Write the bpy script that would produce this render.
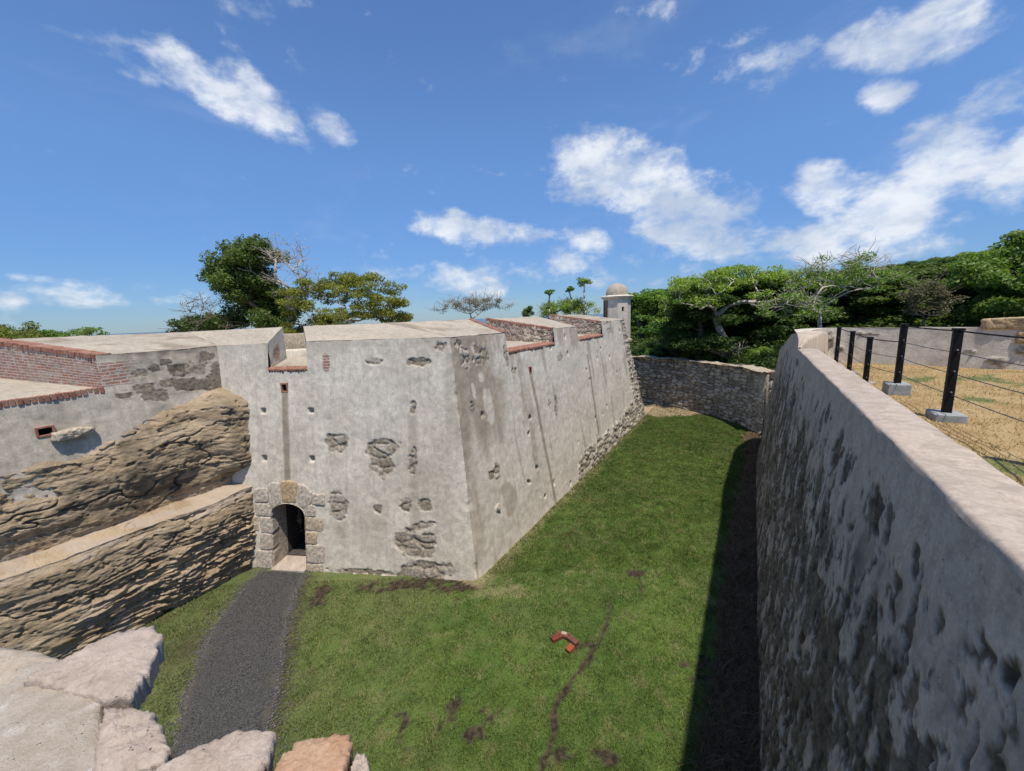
import bpy, math
import numpy as np
from mathutils import Vector, Matrix

# ------------------------------------------------------------------ scene, camera, light
for o in list(bpy.data.objects): bpy.data.objects.remove(o)
S = bpy.context.scene
COL = S.collection
EYE = np.array([0, 0, 6.5])
PITCH, ROLL = math.radians(9.8), math.radians(2.3)
cd = bpy.data.cameras.new('camera'); cam = bpy.data.objects.new('camera', cd); COL.objects.link(cam)
cd.sensor_fit = 'HORIZONTAL'; cd.sensor_width = 36; cd.lens = 400 / 1024 * 36
cd.clip_start = 0.05; cd.clip_end = 20000
r0 = np.array([1, 0, 0.]); f0 = np.array([0, math.cos(PITCH), -math.sin(PITCH)]); u0 = np.cross(r0, f0)
cr = math.cos(ROLL) * r0 - math.sin(ROLL) * u0
cu = math.sin(ROLL) * r0 + math.cos(ROLL) * u0
cam.matrix_world = Matrix(((cr[0], cu[0], -f0[0], 0), (cr[1], cu[1], -f0[1], 0), (cr[2], cu[2], -f0[2], 6.5), (0, 0, 0, 1)))
S.camera = cam
S.view_settings.view_transform = 'Standard'; S.view_settings.look = 'None'
S.view_settings.exposure = 0.22; S.view_settings.gamma = 1; S.view_settings.use_curve_mapping = False
SUNV = np.array([.32, -.947, 0]); ELEV = math.radians(69)
sunv = np.array([SUNV[0] * math.cos(ELEV), SUNV[1] * math.cos(ELEV), math.sin(ELEV)])
sl = bpy.data.lights.new('sun', 'SUN'); sl.energy = 4.3; sl.angle = math.radians(1.0); sl.color = (1, .93, .82)
so = bpy.data.objects.new('sun', sl); COL.objects.link(so)
so.rotation_euler = Vector(sunv).to_track_quat('Z', 'Y').to_euler()

def nd(nt, t, **k):
    n = nt.nodes.new(t)
    for a, b in k.items():
        if a in n.inputs: n.inputs[a].default_value = b
        else: setattr(n, a, b)
    return n
class NT:
    """tiny helper round a node tree"""
    def __init__(s, nt): s.nt = nt; nt.nodes.clear()
    def n(s, t, **k): return nd(s.nt, t, **k)
    def l(s, a, b): s.nt.links.new(a, b)
    def setin(s, sock, v):
        if isinstance(v, bpy.types.NodeSocket): s.l(v, sock)
        else: sock.default_value = v
    def math(s, op, a, b=0., c=0., clamp=False):
        m = s.n('ShaderNodeMath', operation=op, use_clamp=clamp)
        s.setin(m.inputs[0], a); s.setin(m.inputs[1], b)
        if op in ('MULTIPLY_ADD', 'SMOOTH_MIN', 'SMOOTH_MAX'): s.setin(m.inputs[2], c)
        return m.outputs[0]
    def ss(s, x, a, b, lo=0., hi=1.):
        m = s.n('ShaderNodeMapRange', interpolation_type='SMOOTHSTEP')
        s.setin(m.inputs[0], x); m.inputs[1].default_value = a; m.inputs[2].default_value = b
        m.inputs[3].default_value = lo; m.inputs[4].default_value = hi
        return m.outputs[0]
    def mix(s, f, a, b, mode='MIX'):
        m = s.n('ShaderNodeMix', data_type='RGBA', blend_type=mode)
        def c4(v): return (*v, 1) if isinstance(v, tuple) and len(v) == 3 else v
        s.setin(m.inputs[0], f); s.setin(m.inputs[6], c4(a)); s.setin(m.inputs[7], c4(b))
        return m.outputs[2]
    def noise(s, vec, scale, detail=4, rough=.55, dist=0., dim='3D'):
        n = s.n('ShaderNodeTexNoise', noise_dimensions=dim)
        n.inputs['Scale'].default_value = scale; n.inputs['Detail'].default_value = detail
        n.inputs['Roughness'].default_value = rough; n.inputs['Distortion'].default_value = dist
        s.l(vec, n.inputs['Vector']); return n.outputs[0]
    def scale(s, vec, v, off=(0, 0, 0)):
        m = s.n('ShaderNodeMapping'); m.inputs['Scale'].default_value = v; m.inputs['Location'].default_value = off
        s.l(vec, m.inputs[0]); return m.outputs[0]
    def attr(s, name):
        return s.n('ShaderNodeAttribute', attribute_name=name).outputs['Fac']

# world: Nishita sky with wind-blown cumulus and cirrus placed by compass direction
W = bpy.data.worlds.new('World'); S.world = W; W.use_nodes = True
w = NT(W.node_tree)
sky = w.n('ShaderNodeTexSky', sky_type='NISHITA', sun_disc=False, sun_elevation=ELEV,
          sun_rotation=math.atan2(SUNV[0], SUNV[1]), altitude=0, air_density=1.0, dust_density=.1, ozone_density=1.2)
geo = w.n('ShaderNodeTexCoord').outputs['Generated']
sep = w.n('ShaderNodeSeparateXYZ'); w.l(geo, sep.inputs[0])
tint = w.mix(1., sky.outputs[0], w.mix(w.ss(sep.outputs[2], .0, .42), (.40, .60, .98), (.88, 1.16, 1.50)), 'MULTIPLY')

# clouds: direction in the sky, long axis, short axis (both divided by their squared half-size), weight
CL = [
    ((-0.505, 0.764, 0.402), (5.47, 4.8, -3.19), (-12.03, 1.22, -18.77), 0.85),
    ((-0.582, 0.709, 0.398), (9.89, 10.69, -5.51), (-25.06, 1.88, -41.34), 0.3),
    ((-0.445, 0.804, 0.395), (7.23, 5.92, -4.86), (-11.14, 0.87, -15.5), 0.8),
    ((-0.333, 0.863, 0.379), (12.1, 7.59, -7.65), (-17.53, 3.36, -24.4), 0.8),
    ((-0.632, 0.647, 0.427), (14.46, 14.49, -1.44), (-39.5, 29.0, -105.16), 0.25),
    ((-0.561, 0.722, 0.405), (8.78, 8.91, -4.65), (-17.47, 2.01, -29.14), 0.5),
    ((0.282, 0.92, 0.274), (3.56, -1.02, -1.62), (-2.88, 2.98, -8.21), 1.0),
    ((0.411, 0.891, 0.195), (5.22, -2.21, -2.84), (-4.49, 4.31, -11.63), 1.0),
    ((0.187, 0.93, 0.315), (9.96, -2.04, -1.08), (-0.69, 5.47, -16.76), 1.0),
    ((0.415, 0.896, 0.162), (4.35, -2.09, -1.92), (-4.03, 4.06, -13.55), 1.0),
    ((0.193, 0.966, 0.171), (12.4, -1.94, -5.28), (-8.78, 5.38, -22.58), 0.9),
    ((-0.088, 0.976, 0.197), (7.03, 0.52, -1.37), (-4.23, 3.3, -20.5), 0.9),
    ((0.009, 0.983, 0.185), (6.36, -0.29, -0.83), (-4.06, 5.89, -33.13), 0.7),
    ((0.056, 0.983, 0.175), (15.97, -1.14, -0.82), (-1.44, 6.29, -36.95), 0.7),
    ((-0.096, 0.992, 0.081), (8.51, 0.57, -1.47), (-4.23, 1.14, -24.04), 0.9),
    ((0.625, 0.676, 0.391), (5.83, -4.85, -1.88), (1.51, 8.38, -16.93), 0.95),
    ((0.457, 0.784, 0.421), (11.51, -4.9, -4.26), (-5.33, 28.83, -47.59), 0.7),
    ((0.621, 0.712, 0.328), (17.75, -12.8, -6.94), (-1.27, 15.51, -31.85), 0.75),
    ((0.595, 0.777, 0.204), (9.03, -6.24, -4.39), (-3.43, 6.69, -16.55), 1.0),
    ((0.658, 0.738, 0.15), (6.16, -5.16, -4.09), (-3.4, 5.05, -11.51), 1.0),
    ((0.7, 0.681, 0.217), (7.99, -7.78, -3.07), (-0.64, 4.07, -11.96), 1.0),
    ((0.72, 0.63, 0.29), (12.45, -11.88, -6.42), (-0.78, 7.79, -15.94), 0.7),
    ((0.754, 0.627, 0.195), (11.42, -12.79, -4.99), (-0.79, 5.23, -15.22), 0.75),
    ((0.572, 0.812, 0.115), (6.9, -5.05, -1.98), (-2.53, 4.36, -19.92), 0.85),
    ((0.685, 0.723, 0.087), (7.33, -7.3, -1.43), (-1.32, 4.91, -31.86), 0.6),
    ((0.279, 0.807, 0.52), (14.12, -3.53, -2.81), (-1.24, 22.24, -34.17), 0.6),
    ((0.456, 0.783, 0.424), (7.22, -3.49, -2.22), (-0.69, 10.1, -18.11), 0.4),
    ((0.126, 0.985, 0.116), (2.07, -0.63, -0.16), (-0.57, 1.23, -12.39), 0.35),
    ((-0.702, 0.709, 0.064), (3.41, 2.85, 0.01), (-1.11, 1.54, -44.54), 0.3),
    ((-0.042, 0.994, 0.1), (5.2, -0.13, -0.22), (-1.26, 2.76, -31.99), 0.4),
    ((-0.704, 0.709, 0.052), (7.05, 6.47, -0.05), (-2.88, 2.44, -88.73), 0.45),
    ((-0.639, 0.767, 0.059), (14.23, 11.38, -0.05), (-3.61, 4.04, -102.75), 0.45),
    ((-0.751, 0.654, 0.089), (11.68, 13.26, -3.07), (-20.88, -8.77, -117.53), 0.3),
    ((-0.766, 0.64, 0.056), (17.11, 19.88, 0.12), (-3.4, 3.51, -98.51), 0.4),
    ((0.262, 0.963, 0.067), (5.43, -1.85, -0.36), (-1.49, 2.71, -36.41), 0.5),
    ((-0.007, 0.948, 0.318), (11.35, -0.15, -0.47), (-2.73, 24.08, -73.13), 0.2)]
tot = None
for (c, a, b, wt) in CL:
    sub = w.n('ShaderNodeVectorMath', operation='SUBTRACT'); w.l(geo, sub.inputs[0]); sub.inputs[1].default_value = c
    ds = []
    for ax in (a, b):
        d = w.n('ShaderNodeVectorMath', operation='DOT_PRODUCT'); w.l(sub.outputs[0], d.inputs[0]); d.inputs[1].default_value = ax
        ds.append(w.math('MULTIPLY', d.outputs['Value'], d.outputs['Value']))
    q = w.math('ADD', ds[0], ds[1])
    q = w.math('SUBTRACT', 1.0, q)
    q = w.math('MAXIMUM', q, -1.2)
    q = w.math('MULTIPLY', q, wt) if wt < 1 else q
    tot = q if tot is None else w.math('SMOOTH_MAX', tot, q, .25)
skyn = w.scale(geo, (1, 1, 1.7))
n1 = w.noise(skyn, 6.0, 10, .58, .15)
n2 = w.noise(w.scale(geo, (1.0, 1.0, 1.5), (3, 1, 2)), 17, 8, .6, .1)
dens = w.math('ADD', w.math('MULTIPLY', tot, 1.25), w.math('MULTIPLY', w.math('SUBTRACT', n1, .5), 2.7))
dens = w.math('ADD', dens, w.math('MULTIPLY', w.math('SUBTRACT', n2, .5), 2.0))
cov = w.math('MULTIPLY', w.ss(dens, .12, 1.15), w.ss(n2, .30, .62, .62, 1.0))
# thin veil
veil = w.math('MULTIPLY', w.ss(w.noise(w.scale(geo, (1.2, 1.2, 3.2), (7, 2, 1)), 2.2, 8, .62, .5), .54, .82), .16)
shade = w.noise(w.scale(geo, (1, 1, 2.2), (.6, .2, .55)), 5.0, 5, .6, .2)
ccol = w.mix(w.ss(shade, .38, .62), (5.1, 5.9, 7.2), (8.6, 8.9, 9.3))
cfac = w.math('MAXIMUM', w.math('MULTIPLY', cov, .90), veil)
fin = w.mix(cfac, tint, ccol)
bg = w.n('ShaderNodeBackground'); w.l(fin, bg.inputs[0]); bg.inputs[1].default_value = .092
wo = w.n('ShaderNodeOutputWorld'); w.l(bg.outputs[0], wo.inputs[0])

# ------------------------------------------------------------------ noise in numpy
def hsh(i, j, s=0):
    i = np.asarray(i, dtype=np.int64); j = np.asarray(j, dtype=np.int64)
    x = (i * 374761393 + j * 668265263 + s * 1274126177 + 12345) & 0xffffffff
    x = ((x ^ (x >> 13)) * 1274126177) & 0xffffffff
    x = ((x ^ (x >> 15)) * 2246822519) & 0xffffffff
    return ((x ^ (x >> 16)) & 0xffffff) / float(0xffffff)
def vn(x, y, s=0):
    x = np.asarray(x, float); y = np.asarray(y, float)
    i = np.floor(x); j = np.floor(y); fx = x - i; fy = y - j
    fx = fx * fx * (3 - 2 * fx); fy = fy * fy * (3 - 2 * fy)
    a = hsh(i, j, s); b = hsh(i + 1, j, s); c = hsh(i, j + 1, s); d = hsh(i + 1, j + 1, s)
    return (a * (1 - fx) + b * fx) * (1 - fy) + (c * (1 - fx) + d * fx) * fy
def fbm(x, y, o=4, s=0, g=.5):
    t = 0; a = 1; n = 0
    for k in range(o):
        t = t + a * vn(x * 2 ** k + 13.7 * k, y * 2 ** k - 7.3 * k, s + k); n += a; a *= g
    return t / n
def worley(x, y, s=0, jit=.85):
    i0 = np.floor(x); j0 = np.floor(y)
    f1 = np.full(x.shape, 9.); f2 = np.full(x.shape, 9.); cid = np.zeros(x.shape)
    for di in (-1, 0, 1):
        for dj in (-1, 0, 1):
            i = i0 + di; j = j0 + dj
            px = i + .5 + (hsh(i, j, s) - .5) * jit; py = j + .5 + (hsh(i, j, s + 7) - .5) * jit
            d = np.maximum(abs(px - x), abs(py - y)) * .6 + np.hypot(px - x, py - y) * .4
            c = hsh(i, j, s + 13)
            m = d < f1
            f2 = np.where(m, f1, np.minimum(f2, d)); cid = np.where(m, c, cid); f1 = np.where(m, d, f1)
    return f1, f2, cid
def ss(a, b, x):
    t = np.clip((x - a) / (b - a), 0, 1); return t * t * (3 - 2 * t)
def blob(x, y, cx, cy, rx, ry, ang=0, rough=.5, s=0, pn=2, ed=.11):
    c, sn = math.cos(ang), math.sin(ang)
    dx = x - cx; dy = y - cy
    u = (dx * c + dy * sn) / rx; v = (-dx * sn + dy * c) / ry
    k = 1.6 / max(min(rx, ry), .05)
    k = min(k, 9)
    d = (abs(u) ** pn + abs(v) ** pn) ** (1 / pn) + (fbm(x * k, y * k, 3, s + 31) - .5) * 2 * rough
    return ss(1.01 + ed, 1.01 - ed, d)

# ------------------------------------------------------------------ mesh building
Z = np.array([0, 0, 1.])
class Acc:
    def __init__(s): s.V = []; s.F = []; s.M = []; s.U = []; s.A = []; s.n = 0; s.names = ('stone', 'stain', 'brick', 'cell')
    def raw(s, V, F, uv=None, at=None, mat=0):
        V = np.asarray(V, float).reshape(-1, 3); k = len(V)
        F = np.asarray(F, dtype=np.int64)
        if F.shape[1] == 3: F = np.concatenate([F, np.full((len(F), 1), -1 - s.n)], 1)
        s.V.append(V); s.F.append(F + s.n); s.M.append(np.full(len(F), mat))
        s.U.append(np.zeros((k, 2)) if uv is None else np.asarray(uv, float).reshape(-1, 2))
        A = np.zeros((k, 4))
        if at:
            for q, nm in enumerate(s.names):
                if nm in at: A[:, q] = np.asarray(at[nm], float).reshape(-1) if np.ndim(at[nm]) else at[nm]
        s.A.append(A); s.n += k
    def grid(s, P, uv=None, at=None, mat=0, keep=None):
        n, m = P.shape[:2]
        idx = np.arange(n * m).reshape(n, m)
        F = np.stack([idx[:-1, :-1], idx[1:, :-1], idx[1:, 1:], idx[:-1, 1:]], -1)
        if keep is not None: F = F[keep]
        s.raw(P, F.reshape(-1, 4), uv, at, mat)
    def build(s, name, mats, parent=None, smooth=True, origin=None):
        if name in ('brick_nosing', 'brick_course', 'brick', 'post', 'footing', 'drain_hole', 'door_frame', 'threshold'): smooth = False
        V = np.concatenate(s.V); F = np.concatenate(s.F); U = np.concatenate(s.U); A = np.concatenate(s.A); M = np.concatenate(s.M)
        if origin is not None: V = V - np.asarray(origin, float)
        me = bpy.data.meshes.new(name)
        tri = F[:, 3] < 0
        cnt = np.where(tri, 3, 4)
        loops = F[np.arange(4)[None, :] < cnt[:, None]]
        st = np.concatenate([[0], np.cumsum(cnt)[:-1]])
        me.vertices.add(len(V)); me.vertices.foreach_set('co', V.ravel())
        me.loops.add(len(loops)); me.loops.foreach_set('vertex_index', loops.astype(np.int32))
        me.polygons.add(len(F)); me.polygons.foreach_set('loop_start', st.astype(np.int32))
        me.polygons.foreach_set('loop_total', cnt.astype(np.int32))
        for m_ in (mats if isinstance(mats, (list, tuple)) else [mats]): me.materials.append(m_)
        me.polygons.foreach_set('material_index', M.astype(np.int32))
        me.polygons.foreach_set('use_smooth', np.full(len(F), smooth))
        me.update(calc_edges=True); me.validate()
        uvl = me.uv_layers.new(name='UVMap'); uvl.data.foreach_set('uv', U[loops].ravel())
        for q, nm in enumerate(s.names):
            if np.any(A[:, q]):
                a = me.attributes.new(nm, 'FLOAT', 'POINT'); a.data.foreach_set('value', A[:, q].astype(np.float32))
        o = bpy.data.objects.new(name, me); COL.objects.link(o)
        if parent: o.parent = parent
        return o
def tag(o, label=None, cat=None, group=None, kind=None):
    if label: o['label'] = label
    if cat: o['category'] = cat
    if group: o['group'] = group
    if kind: o['kind'] = kind
    return o
def empty(name, loc, label, cat, group=None):
    o = bpy.data.objects.new(name, None); COL.objects.link(o); o.location = loc; o.empty_display_size = .2
    return tag(o, label, cat, group)
def v3(a): return np.array(a, float)
def seg(pts, step):
    out = []
    for a, b in zip(pts[:-1], pts[1:]):
        n = max(1, int(math.ceil((b - a) / step))); out += list(np.linspace(a, b, n, endpoint=False))
    return np.array(out + [pts[-1]])
def quad(acc, p00, p10, p11, p01, step=.08, fn=None, mat=0, uvo=(0, 0), rough=.012, seed=0):
    """bilinear patch; u runs p00->p10, v runs p00->p01; fn(u,v)->(offset, attrs)"""
    p00, p10, p11, p01 = map(v3, (p00, p10, p11, p01))
    lu = max(np.linalg.norm(p10 - p00), np.linalg.norm(p11 - p01)); lv = max(np.linalg.norm(p01 - p00), np.linalg.norm(p11 - p10))
    nu = max(2, int(lu / step) + 1); nv = max(2, int(lv / step) + 1)
    a, b = np.meshgrid(np.linspace(0, 1, nu), np.linspace(0, 1, nv), indexing='ij')
    P = (p00 * ((1 - a) * (1 - b))[..., None] + p10 * (a * (1 - b))[..., None] + p11 * (a * b)[..., None] + p01 * ((1 - a) * b)[..., None])
    N = np.cross(p10 - p00, p01 - p00) + np.cross(p11 - p01, p11 - p10) ; N = N / (np.linalg.norm(N) + 1e-9)
    U = a * lu + uvo[0]; Vv = b * lv + uvo[1]
    off = (fbm(U * 3 + seed, Vv * 3, 3, seed) - .5) * rough * 2; at = {}
    if fn:
        o2, at = fn(U, Vv); off = off + o2
    P = P + N * off[..., None]
    acc.grid(P, np.stack([U, Vv], -1), at, mat)
def box(acc, c, ax, ay, az, hx, hy, hz, mat=0, at=None, bev=.0, taper=1.):
    """oriented box with bevelled upright and top edges; hx.. half sizes"""
    c, ax, ay, az = map(v3, (c, ax, ay, az))
    b = min(bev, hx * .8, hy * .8, hz * .8)
    def ring(x, y, k, zz):
        x -= k; y -= k
        pts = [(x, -y + b), (x, y - b), (x - b, y), (-x + b, y), (-x, y - b), (-x, -y + b), (-x + b, -y), (x - b, -y)] if b > 0 else [(x, -y), (x, y), (-x, y), (-x, -y)]
        return [c + ax * p + ay * q + az * zz for p, q in pts]
    R = [ring(hx, hy, b, -hz), ring(hx, hy, 0, -hz + b), ring(hx * taper, hy * taper, 0, hz - b), ring(hx * taper, hy * taper, b, hz)] if b > 0 else [ring(hx, hy, 0, -hz), ring(hx * taper, hy * taper, 0, hz)]
    n = len(R[0]); V = [p for r in R for p in r]; F = []; T = []
    for k in range(len(R) - 1):
        for i in range(n): F.append((k * n + i, k * n + (i + 1) % n, (k + 1) * n + (i + 1) % n, (k + 1) * n + i))
    k0 = len(V); V.append(c - az * hz); V.append(c + az * hz); L = (len(R) - 1) * n
    for i in range(n):
        T.append((k0, (i + 1) % n, i)); T.append((k0 + 1, L + i, L + (i + 1) % n))
    uv = [((p - c) @ ax + (p - c) @ ay * .3, (p - c) @ az + (p - c) @ ay * .7) for p in V]
    base = acc.n
    acc.raw(V, F, uv, at, mat)
    Tn = np.array(T) ; acc.F.append(np.concatenate([Tn + base, np.full((len(Tn), 1), -1)], 1)); acc.M.append(np.full(len(Tn), mat))
def tube(acc, p, q, r, r2=None, n=6, mat=0):
    p, q = v3(p), v3(q); d = q - p; L = np.linalg.norm(d); d = d / L
    a = np.cross(d, [0, 0, 1.] if abs(d[2]) < .9 else [1., 0, 0]); a /= np.linalg.norm(a); b = np.cross(d, a)
    t = np.arange(n + 1) / n * 2 * np.pi
    r2 = r if r2 is None else r2
    c = np.cos(t)[:, None] * a + np.sin(t)[:, None] * b
    P = np.stack([p + c * 1e-4, p + c * r, q + c * r2, q + c * 1e-4])
    acc.grid(P, np.stack(np.meshgrid([0, 0, L, L], t * r, indexing='ij'), -1), None, mat)
def stone(acc, poly, O, ex, ey, en, top, depth, bulge=.02, rough=.02, seed=0, mat=0, at=None, N=56, soft=.03, plane=None, orough=3.):
    """irregular stone block: outline poly in (ex,ey), rounded top at height `top` along en, sides down by depth"""
    O, ex, ey, en = map(v3, (O, ex, ey, en)); poly = v3(poly)
    c = poly.mean(0); nx = np.roll(poly, -1, 0); L = np.hypot(*(nx - poly).T); cum = np.concatenate([[0], np.cumsum(L)])
    t = np.linspace(0, cum[-1], N, endpoint=False); k = np.searchsorted(cum, t, 'right') - 1
    fr = ((t - cum[k]) / L[k])[:, None]; out = poly[k] * (1 - fr) + nx[k] * fr
    out = (out + np.roll(out, 1, 0) + np.roll(out, -1, 0)) / 3
    size = np.sqrt(abs(np.sum(poly[:, 0] * nx[:, 1] - nx[:, 0] * poly[:, 1])) / 2)
    out = out + (out - c) / size * ((fbm(out[:, 0] * 7 / size, out[:, 1] * 7 / size, 5, seed, .62) - .5) * rough * orough)[:, None]
    rs = [0] + [k / 22 for k in range(1, 21)] + [.965, 1.0, 1.0, .97, .93]
    hs = [0] + [-.02 * (k / 20) ** 4 for k in range(1, 19)] + [-.08, -.2, -.5, -1.0, None, None, None]; nh = len(hs) - 3
    P = []
    for q, (r, h) in enumerate(zip(rs, hs)):
        pt = c + (out - c) * r
        nse = (fbm(pt[:, 0] * 5 / size + seed, pt[:, 1] * 5 / size, 6, seed, .66) - .5) * rough * 2.6
        if h is None:
            dd = depth * {0: .2, 1: .55, 2: 1.}[q - nh]
            wob = (fbm(t * 2.5 / size, np.full(N, dd * 6 / size), 3, seed + 3) - .5) * rough * 2
            pt = pt + (out - c) / size * wob[:, None]
            hh = top - soft - dd + 0 * nse
        else:
            hh = top + h * soft + bulge * (1 - r * r) + nse * (1 if r < .97 else .4)
        if plane is not None: hh = hh + plane[0] * (pt[:, 0] - c[0]) + plane[1] * (pt[:, 1] - c[1])
        P.append(O + pt[:, :1] * ex + pt[:, 1:] * ey + hh[:, None] * en)
    P = np.array(P); P = np.concatenate([P, P[:, :1]], 1)
    uv = np.stack([(P - O) @ ex + (P - O) @ en * .5, (P - O) @ ey + (P - O) @ en * .5], -1)
    acc.grid(P, uv, at, mat)

# ------------------------------------------------------------------ materials
def newmat(name):
    m = bpy.data.materials.new(name); m.use_nodes = True
    t = NT(m.node_tree); b = t.n('ShaderNodeBsdfPrincipled'); o = t.n('ShaderNodeOutputMaterial'); t.l(b.outputs[0], o.inputs[0])
    b.inputs['Roughness'].default_value = .9; b.inputs['Specular IOR Level'].default_value = .2
    return m, t, b
def bump(t, b, h, strength=.5, dist=.02):
    n = t.n('ShaderNodeBump'); n.inputs['Strength'].default_value = strength; n.inputs['Distance'].default_value = dist
    t.l(h, n.inputs['Height']); t.l(n.outputs[0], b.inputs['Normal'])
def wall_mat(name, A, B, grey, stA, stB, stain=(.22, .17, .12), streak=.6, white=.35, brick=(.36, .13, .08), mortar=(.42, .36, .31), bstr=.5, fleck=1.):
    m, t, b = newmat(name)
    uv = t.n('ShaderNodeTexCoord').outputs['UV']
    big = t.noise(uv, .55, 6, .6, .3); mid = t.noise(t.scale(uv, (1, 1, 1), (5, 3, 0)), 3.5, 7, .65, .3); fine = t.noise(uv, 28, 5, .7)
    st1 = t.noise(t.scale(uv, (3.2, .28, 1)), 1.6, 6, .62, .2); st2 = t.noise(t.scale(uv, (6.0, .55, 1), (9, 2, 0)), 2.2, 6, .7, .3)
    col = t.mix(t.ss(big, .35, .65), A, B)
    col = t.mix(t.math('MULTIPLY', t.ss(st1, .46, .68), streak), col, grey)
    col = t.mix(t.math('MULTIPLY', t.ss(st2, .57, .72), white), col, (.74, .74, .76))
    dk = t.math('MULTIPLY', t.ss(mid, .56, .74), .28)
    col = t.mix(dk, col, grey)
    fl = t.noise(uv, 9.5, 6, .75, .4)
    col = t.mix(t.math('MULTIPLY', t.ss(fl, .60, .70), .34 * fleck), col, (.17, .145, .12))
    col = t.mix(t.math('MULTIPLY', t.ss(t.noise(t.scale(uv, (1, 1, 1), (21, 4, 0)), 7.5, 6, .75, .3), .60, .68), .35 * fleck), col, (.66, .63, .60))
    mot = t.noise(t.scale(uv, (1, .8, 1), (2, 8, 0)), 6.5, 8, .8, .5)
    col = t.mix(1., col, t.mix(t.ss(mot, .34, .66), (.82, .81, .80), (1.15, 1.15, 1.14)), 'MULTIPLY')
    col = t.mix(1., col, t.mix(fine, (.66, .66, .66), (1.34, 1.33, 1.32)), 'MULTIPLY')
    sn = t.math('MULTIPLY', t.attr('stain'), t.ss(mid, .2, .6, .55, 1.)); col = t.mix(sn, col, stain)
    cell = t.attr('cell'); sc = t.mix(t.ss(cell, 0, 1), stA, stB)
    sc = t.mix(1., sc, t.mix(t.ss(t.noise(uv, 13, 8, .78, .4), .3, .7), (.45, .44, .42), (1.5, 1.5, 1.5)), 'MULTIPLY')
    col = t.mix(t.math('MULTIPLY', t.attr('stone'), 1.), col, sc)
    bt = t.n('ShaderNodeTexBrick'); wv = t.n('ShaderNodeVectorMath', operation='ADD')
    nn = t.n('ShaderNodeTexNoise'); nn.inputs['Scale'].default_value = 7; t.l(uv, nn.inputs['Vector'])
    sv = t.n('ShaderNodeVectorMath', operation='MULTIPLY_ADD'); t.l(nn.outputs[1], sv.inputs[0]); sv.inputs[1].default_value = (.05, .035, 0); sv.inputs[2].default_value = (-.025, -.017, 0)
    t.l(uv, wv.inputs[0]); t.l(sv.outputs[0], wv.inputs[1]); t.l(wv.outputs[0], bt.inputs[0])
    for k, v in (('Scale', 1.), ('Brick Width', .27), ('Row Height', .075), ('Mortar Size', .016), ('Mortar Smooth', .3)): bt.inputs[k].default_value = v
    bt.inputs['Color1'].default_value = (*brick, 1); bt.inputs['Color2'].default_value = (brick[0] * .75, brick[1] * 1.2, brick[2] * 1.3, 1); bt.inputs['Mortar'].default_value = (*mortar, 1)
    bc = t.mix(t.ss(t.noise(uv, 6, 6, .7, .3), .50, .62), bt.outputs[0], mortar)
    bc = t.mix(1., bc, t.mix(fine, (.7, .7, .7), (1.25, 1.25, 1.25)), 'MULTIPLY')
    ba = t.attr('brick'); col = t.mix(ba, col, bc)
    t.l(col, b.inputs['Base Color'])
    h = t.math('ADD', t.math('MULTIPLY', fine, .45), t.math('MULTIPLY', mid, .9))
    h = t.math('ADD', h, t.math('MULTIPLY', t.math('MULTIPLY', t.attr('stone'), t.noise(uv, 12, 8, .75)), 1.6))
    h = t.math('ADD', h, t.math('MULTIPLY', t.math('MULTIPLY', bt.outputs['Fac'], ba), -.8))
    h = t.math('SUBTRACT', h, t.math('MULTIPLY', t.ss(fl, .60, .70), .5 * fleck))
    bump(t, b, h, bstr, .022)
    return m
M_front = wall_mat('lime_plaster', (.55, .49, .395), (.63, .57, .475), (.45, .40, .335), (.25, .205, .15), (.44, .38, .31), stain=(.27, .22, .16), white=.5)
M_side = wall_mat('warm_lime_plaster', (.58, .515, .42), (.63, .57, .475), (.47, .42, .345), (.27, .22, .16), (.44, .39, .32), stain=(.27, .21, .145), streak=.5, white=.25)
M_left = wall_mat('old_plaster', (.46, .40, .315), (.51, .45, .365), (.39, .345, .285), (.13, .11, .08), (.30, .25, .19), stain=(.17, .14, .11))
M_counter = wall_mat('shaded_wall_plaster', (.44, .36, .275), (.48, .40, .315), (.37, .31, .25), (.030, .024, .015), (.19, .15, .10), stain=(.10, .082, .058), streak=.45, white=.10, bstr=.8, fleck=.7)  # dark stone tones also carry the shade of the relief in their colour
M_terr = wall_mat('terrace_plaster', (.55, .49, .40), (.60, .54, .45), (.47, .42, .35), (.20, .17, .13), (.38, .33, .27), streak=.15, white=.2)
M_top = wall_mat('parapet_top_plaster', (.43, .37, .29), (.36, .315, .25), (.29, .26, .22), (.3, .25, .2), (.4, .35, .28), streak=.25, white=.15)
M_cope = wall_mat('coping_plaster', (.43, .355, .285), (.40, .335, .275), (.35, .30, .25), (.3, .25, .2), (.4, .35, .28), streak=.3, white=.3, bstr=.35, fleck=.35)
M_rubble = wall_mat('rubble_masonry', (.30, .25, .20), (.34, .29, .23), (.22, .19, .16), (.28, .225, .16), (.58, .50, .39), brick=(.30, .13, .09), stain=(.07, .058, .045), bstr=.8)
M_ashlar = wall_mat('cut_stone', (.40, .32, .23), (.48, .41, .32), (.32, .27, .21), (.40, .29, .16), (.46, .40, .33), streak=.2, white=.12)
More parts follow.
